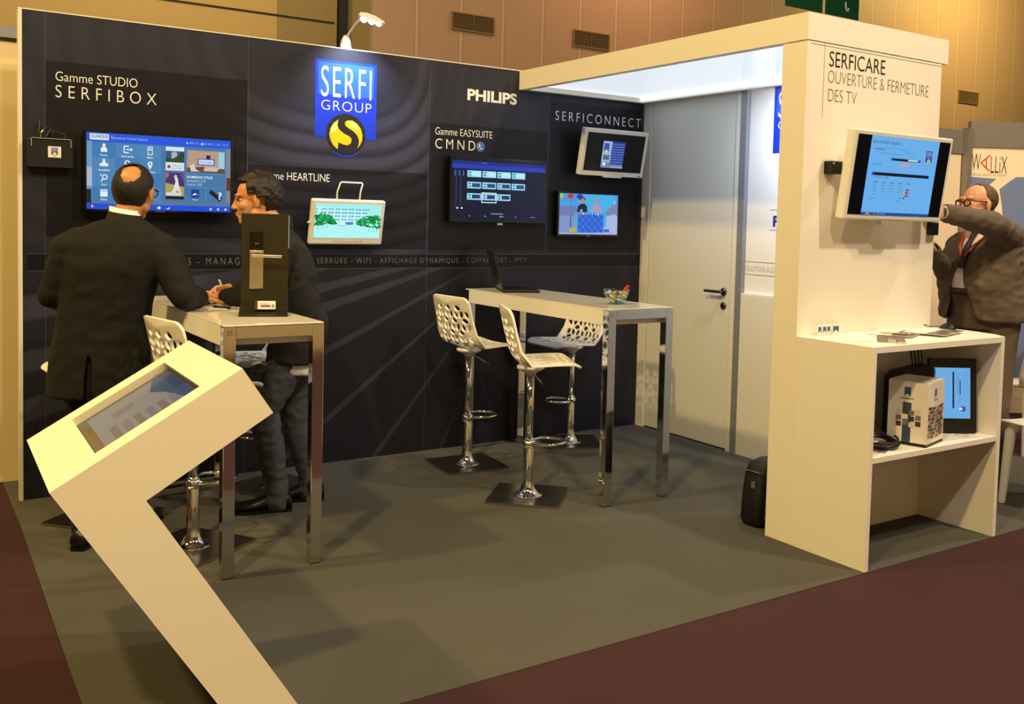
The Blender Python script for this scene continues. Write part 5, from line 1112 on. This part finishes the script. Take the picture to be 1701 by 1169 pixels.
# ---- man in blazer and jeans, writing
def man_jeans():
    p = person('man in charcoal blazer and jeans, dark wavy hair, writing at the left table', (1.12, -.72, 0), R(72))
    Hd = head_frame((0, .156, 1.572), (-.04, 1, -.14), (0, .12, 1)); nb = Vector((0, .045, 1.425))
    b = MB(); head(b, Hd, nb)
    trunk(b, [((0, -.06, .84), .14, .10, 0), ((0, -.05, 1.0), .13, .095, 0), ((0, -.015, 1.2), .15, .10, 0), ((0, .02, 1.36), .13, .08, 0), ((0, .045, 1.43), .06, .055, 0)])
    Ls, Le, Lw = Vector((-.185, .03, 1.345)), Vector((-.235, .10, 1.105)), Vector((-.115, .318, 1.092))
    Rs, Re, Rw = Vector((.185, .03, 1.345)), Vector((.26, .12, 1.115)), Vector((.085, .285, 1.115))
    cs(b, [Ls, Le, Lw], (.045, .038, .027)); cs(b, [Rs, Re, Rw], (.045, .038, .027))
    hand(b, Lw, (.28, 1, -.02), (.05, .12, 1), 1, (34, 40, 30), 4, (.75, .55, -.2)); hand(b, Rw, (-.45, .85, -.08), (.55, .35, .75), -1, (38, 42, 25), 2, (-.55, .7, .35))
    LH, LK, LA = Vector((-.09, -.05, .86)), Vector((-.10, .105, .50)), Vector((-.095, .035, .11)); RH, RK, RA = Vector((.09, -.06, .86)), Vector((.08, -.05, .48)), Vector((.07, -.135, .11))
    cs(b, [LH, LK, LA, LA+Vector((0, .05, -.07))], (.07, .05, .030, .02)); cs(b, [RH, RK, RA, RA+Vector((0, .05, -.07))], (.07, .05, .030, .02))
    body = blend(b, 'body', p, M_skin, .0038, 2, eye_dents(Hd)); eyes(Hd, body)
    def mask(d):
        if d.y > .52 and d.z < .60: return False
        if d.y > .18 and d.z < .02: return False
        if d.z < -.88: return False
        if d.z < -.22 and d.y > -.16: return False
        return True
    hair(Hd, 'hair', p, M_hairw, (.094, .122, .116), (0, -.024, .030), mask, .085, 4.2, .016, 2)
    for s in (-1, 1):
        b = MB(); b.tube([Hd @ Vector(q) for q in ((s*.014, .099, .030), (s*.032, .0965, .036), (s*.050, .082, .030))], [.003, .0042, .002], M_hairw, 6); b.obj('eyebrow', p)
    b = MB(); b.tube([Hd @ Vector(q) for q in ((-.016, .092, -.060), (0, .0985, -.0602), (.016, .092, -.060))], [.001, .0040, .001], M_lip, 6); b.obj('lips', body)
    b = MB()
    trunk(b, [((0, -.05, .755), .205, .145, 0), ((0, -.06, .86), .195, .140, 0), ((0, -.052, 1.0), .180, .130, 0), ((0, -.03, 1.14), .188, .128, 0), ((0, -.008, 1.27), .205, .128, 0), ((0, .015, 1.345), .195, .112, 0), ((0, .03, 1.395), .13, .088, 0), ((0, .045, 1.435), .070, .066, 0)])
    ball(b, (0, -.165, .93), (.15, .05, .10))
    cs(b, [Vector((-.12, .02, 1.32)), Ls+Vector((0, 0, -.02)), Le+Vector((0, 0, .008)), Le.lerp(Lw, .82)], (.076, .076, .060, .042)); cs(b, [Vector((.12, .02, 1.32)), Rs+Vector((0, 0, -.02)), Re+Vector((0, 0, .008)), Re.lerp(Rw, .82)], (.076, .076, .060, .042))
    blend(b, 'blazer', p, M_blz, .008, 7, None, lambda c: not (c.z < .95 and c.y < -.10 and abs(c.x-.02) < .005+.05*(.95-c.z)), .008, 9, 5, 0, (1, 1, 1.5))
    b = MB(); rg = [[Vector((r*1.05*cos(q), .045+r*sin(q), z+.012*(-sin(q)))) for q in [2*pi*k/28 for k in range(28)]] for z, r in ((1.400, .084), (1.482, .070))]; b.loft(rg, M_blz, True, False); o = b.obj('blazer_collar', p); s = o.modifiers.new('solid', 'SOLIDIFY'); s.thickness = .008
    b = MB(); trunk(b, [((0, -.055, .70), .172, .118, 0), ((0, -.055, .775), .186, .130, 0), ((0, -.058, .86), .17, .122, 0)]); o = blend(b, 'shirt_tail', p, M_shirt, .009, 4, None, None, .006, 14, 3)
    b = MB(); trunk(b, [((0, -.055, .70), .150, .105, 0), ((0, -.06, .80), .168, .122, 0), ((0, -.055, .93), .15, .105, 0)])
    cs(b, [LH+Vector((0, .01, -.06)), LK+Vector((0, 0, .02)), LK.lerp(LA, .5)+Vector((0, -.006, 0)), LA+Vector((0, 0, .01)), LA+Vector((0, .005, -.062))], (.096, .074, .066, .056, .060)); cs(b, [RH+Vector((0, 0, -.06)), RK+Vector((0, 0, .02)), RK.lerp(RA, .5), RA+Vector((0, 0, .01)), RA+Vector((0, .005, -.062))], (.096, .072, .064, .055, .060))
    blend(b, 'jeans', p, M_jean, .008, 5, None, None, .007, 11, 7, 0, (1, 1, 1.7))
    shoe(p, LA, (LA.x-.05, LA.y+1)); shoe(p, RA, (RA.x+.05, RA.y+1))
    return p
man_jeans()
M_pen = mat('grey_pen_barrel', '#d0d0d2', .3)
# ---- man in the grey suit behind the front wall
def man_grey():
    x0, y0 = ROOT3
    p = person('man in grey-brown suit with spectacles reaching behind the tilted television', (x0, y0, 0), R(90))
    J = J3; Hd = head_frame(J['head'], (.31, .95, .03), (0, .0, 1)); nb = Vector(J['neck'])
    b = MB(); head(b, Hd, nb, 1.06)
    ch, wa, hi = Vector(J['chest']), Vector(J['waist']), Vector(J['hip'])
    trunk(b, [(hi+Vector((0, 0, -.08)), .17, .13, 0), (wa, .17, .15, 0), (ch+Vector((0, 0, -.06)), .17, .13, 0), (ch+Vector((0, 0, .05)), .14, .09, 0), (nb, .065, .06, 0)])
    Ls, Le, Lw, Lh = [Vector(J[k]) for k in ('Lsh', 'Lelb', 'cuff', 'hand')]; Rs, Re, Rw, Rh = [Vector(J[k]) for k in ('Rsh', 'Relb', 'Rcuff', 'Rhand')]
    cs(b, [Ls, Le, Lw], (.045, .04, .029)); cs(b, [Rs, Re, Rw], (.045, .04, .029))
    hand(b, Lw, Lh-Lw, (-1, 0, .2), -1, (4, 6, 6)); hand(b, Rw, Rh-Rw, (.9, .1, .1), 1, (20, 25, 20))
    kn = [(hi+Vector((s*.10, -.01, -.06)), Vector((s*.11+hi.x, hi.y+.03, .52)), Vector((s*.12+hi.x, hi.y-.01, .11))) for s in (-1, 1)]
    for a, k, f in kn: cs(b, [a, k, f, f+Vector((0, .05, -.07))], (.075, .052, .030, .02))
    body = blend(b, 'body', p, M_skin2, .0042, 2, eye_dents(Hd)); eyes(Hd, body)
    def mask(d):
        if d.y > .22 and d.z < .86: return False
        if d.y > .34: return False
        if d.y > .10 and d.z < .05: return False
        if d.z < -.75 or (d.z < -.15 and d.y > -.15): return False
        return True
    hair(Hd, 'hair', p, M_hairg, (.084, .104, .089), (0, -.015, .034), mask, .02, 8, .008, 4)
    b = MB()
    for s in (-1, 1):
        b.tube([Hd @ Vector(q) for q in ((s*.084, -.01, .014), (s*.080, .05, .016), (s*.064, .100, .016))], .0042, M_spec, 6); b.tube([Hd @ Vector((s*.034+.027*cos(a), .106-.006*abs(cos(a)), .004+.018*sin(a))) for a in [2*pi*k/14 for k in range(14)]], .0044, M_spec, 6, True)
    b.tube([Hd @ Vector(q) for q in ((-.009, .109, .009), (.009, .109, .009))], .003, M_spec, 6); b.obj('spectacles', p)
    # shirt, tie, lanyard
    b = MB(); trunk(b, [(wa+Vector((0, .02, -.04)), .19, .185, 0), (wa+Vector((0, .025, .05)), .195, .19, 0), (ch+Vector((0, .01, -.05)), .185, .155, 0), (ch+Vector((0, .005, .05)), .16, .115, 0), (nb+Vector((0, .01, .015)), .068, .066, 0)])
    blend(b, 'shirt', p, M_shirt, .009, 5, None, None, .004, 12, 9)
    def front(z, off=.0):
        "point on the chest front at height z"
        t = max(0, min(1, (z-wa.z)/(nb.z-wa.z))); c = wa.lerp(nb, t); r = .218*(1-t)+.088*t+.045*sin(pi*t)
        return Vector((c.x, c.y+r+off, z))
    b = MB(); tz = [nb.z-.01, nb.z-.05, nb.z-.10, nb.z-.16, nb.z-.22]; b.tube([front(z, -.004) for z in tz], [.018, .013, .018, .022, .024], mat('dark_tie_silk', '#2a2230', .5), 8); b.obj('tie', p)
    b = MB(); M_lan = mat('red_lanyard', '#d8402a', .5); b.tube([nb+Vector((.07, -.01, .01)), nb+Vector((.075, .07, -.02)), front(nb.z-.09, .008)+Vector((.042, 0, 0)), front(nb.z-.14, .010)+Vector((.016, 0, 0)), front(nb.z-.165, .010)+Vector((-.006, 0, 0))], .0055, M_lan, 8)
    b.tube([nb+Vector((-.07, -.01, .01)), nb+Vector((-.06, .08, -.03)), front(nb.z-.11, .010)+Vector((-.026, 0, 0)), front(nb.z-.165, .010)+Vector((-.006, 0, 0))], .005, M_lan, 8); b.obj('lanyard', p)
    b = MB(); trunk(b, [(wa+Vector((0, .02, -.062)), .192, .190, 0), (wa+Vector((0, .02, -.025)), .196, .194, 0)]); b.mats[:] = [mat('brown_belt_leather', '#3a2018', .4)]; b.obj('belt', p)
    # jacket, open at the front
    b = MB()
    trunk(b, [(hi+Vector((0, -.01, -.05)), .255, .215, 0), (hi+Vector((0, 0, .06)), .248, .22, 0), (wa+Vector((0, .008, 0)), .232, .215, 0), (wa.lerp(ch, .55)+Vector((0, .005, 0)), .228, .195, 0), (ch+Vector((0, 0, .02)), .222, .155, 0), (ch.lerp(nb, .62), .17, .105, 0), (nb+Vector((0, -.004, -.005)), .086, .078, 0)])
    cs(b, [ch+Vector((-.12, 0, .03)), Ls+Vector((0, 0, -.02)), Le, Le.lerp(Lw, .5), Lw.lerp(Le, .04)], (.085, .086, .070, .058, .044)); cs(b, [ch+Vector((.12, 0, .03)), Rs+Vector((0, 0, -.02)), Re, Rw.lerp(Re, .08)], (.085, .080, .062, .044))
    def opening(c):
        z = c.z
        if c.y < wa.y-.02 or (c-Le).length < .16 or (c-Lw).length < .2 or (c-Re).length < .12: return True
        t = max(0, min(1, (z-wa.z)/(nb.z-wa.z))); cx = wa.lerp(nb, t).x
        ztip = ch.z-.055
        if z > ztip: hw = .006+.052*min(1, (z-ztip)/.15); hw *= 1
        else: hw = .006+.30*(ztip-z)**1.1
        return abs(c.x-cx-.012) > hw
    blend(b, 'jacket', p, M_gsuit, .008, 6, None, opening, .009, 9, 11, .007, (1, 1, 1.5))
    b = MB(); c = front(ch.z-.13, .0); b.box((-.20, wa.y+.105, wa.z+.02), (-.10, wa.y+.118, wa.z+.055), M_gsuit); o = b.obj('pocket_flap', p, bevel=.004)
    b = MB(); d = (Lh-Lw).normalized(); b.tube([Lw-d*.004, Lw+d*.018], [.036, .036], M_shirt, 16); b.obj('shirt_cuff', p)
    for i in range(4): pass
    b = MB(); trunk(b, [(hi+Vector((0, 0, -.10)), .185, .165, 0), (hi+Vector((0, .012, .04)), .19, .178, 0), (wa+Vector((0, .018, -.045)), .188, .184, 0)])
    for a, k, f in kn: cs(b, [a+Vector((0, .015, -.02)), k, f+Vector((0, 0, -.04))], (.115, .085, .062))
    blend(b, 'trousers', p, M_gsuit, .009, 6, None, None, .007, 10, 13)
    for a, k, f in kn: shoe(p, f, (f.x+.02, f.y+1))
ROOT3 = (4.90, -2.03)
ROOT3 = (4.726, -2.307)
J3 = dict(head=(-.044, .143, 1.657), neck=(-.017, .017, 1.514), Rsh=(.138, .02, 1.425), Lsh=(-.154, .0, 1.49), Lelb=(-.232, .301, 1.545), cuff=(-.208, .705, 1.600), hand=(-.206, .82, 1.602),
          Relb=(.132, .139, 1.255), Rhand=(.055, .50, 1.46), Rcuff=(.066, .42, 1.41), chest=(-.008, .005, 1.388), waist=(0, 0, 1.204), hip=(-.006, -.029, 1.045))
man_grey()
pen('grey pen with black cap held upright in the writing hand', (.872, -.575, 1.0575), (.822, -.535, 1.190), M_pen, mat('pen_steel', '#a7a7ac', .3), M_blk, .80)
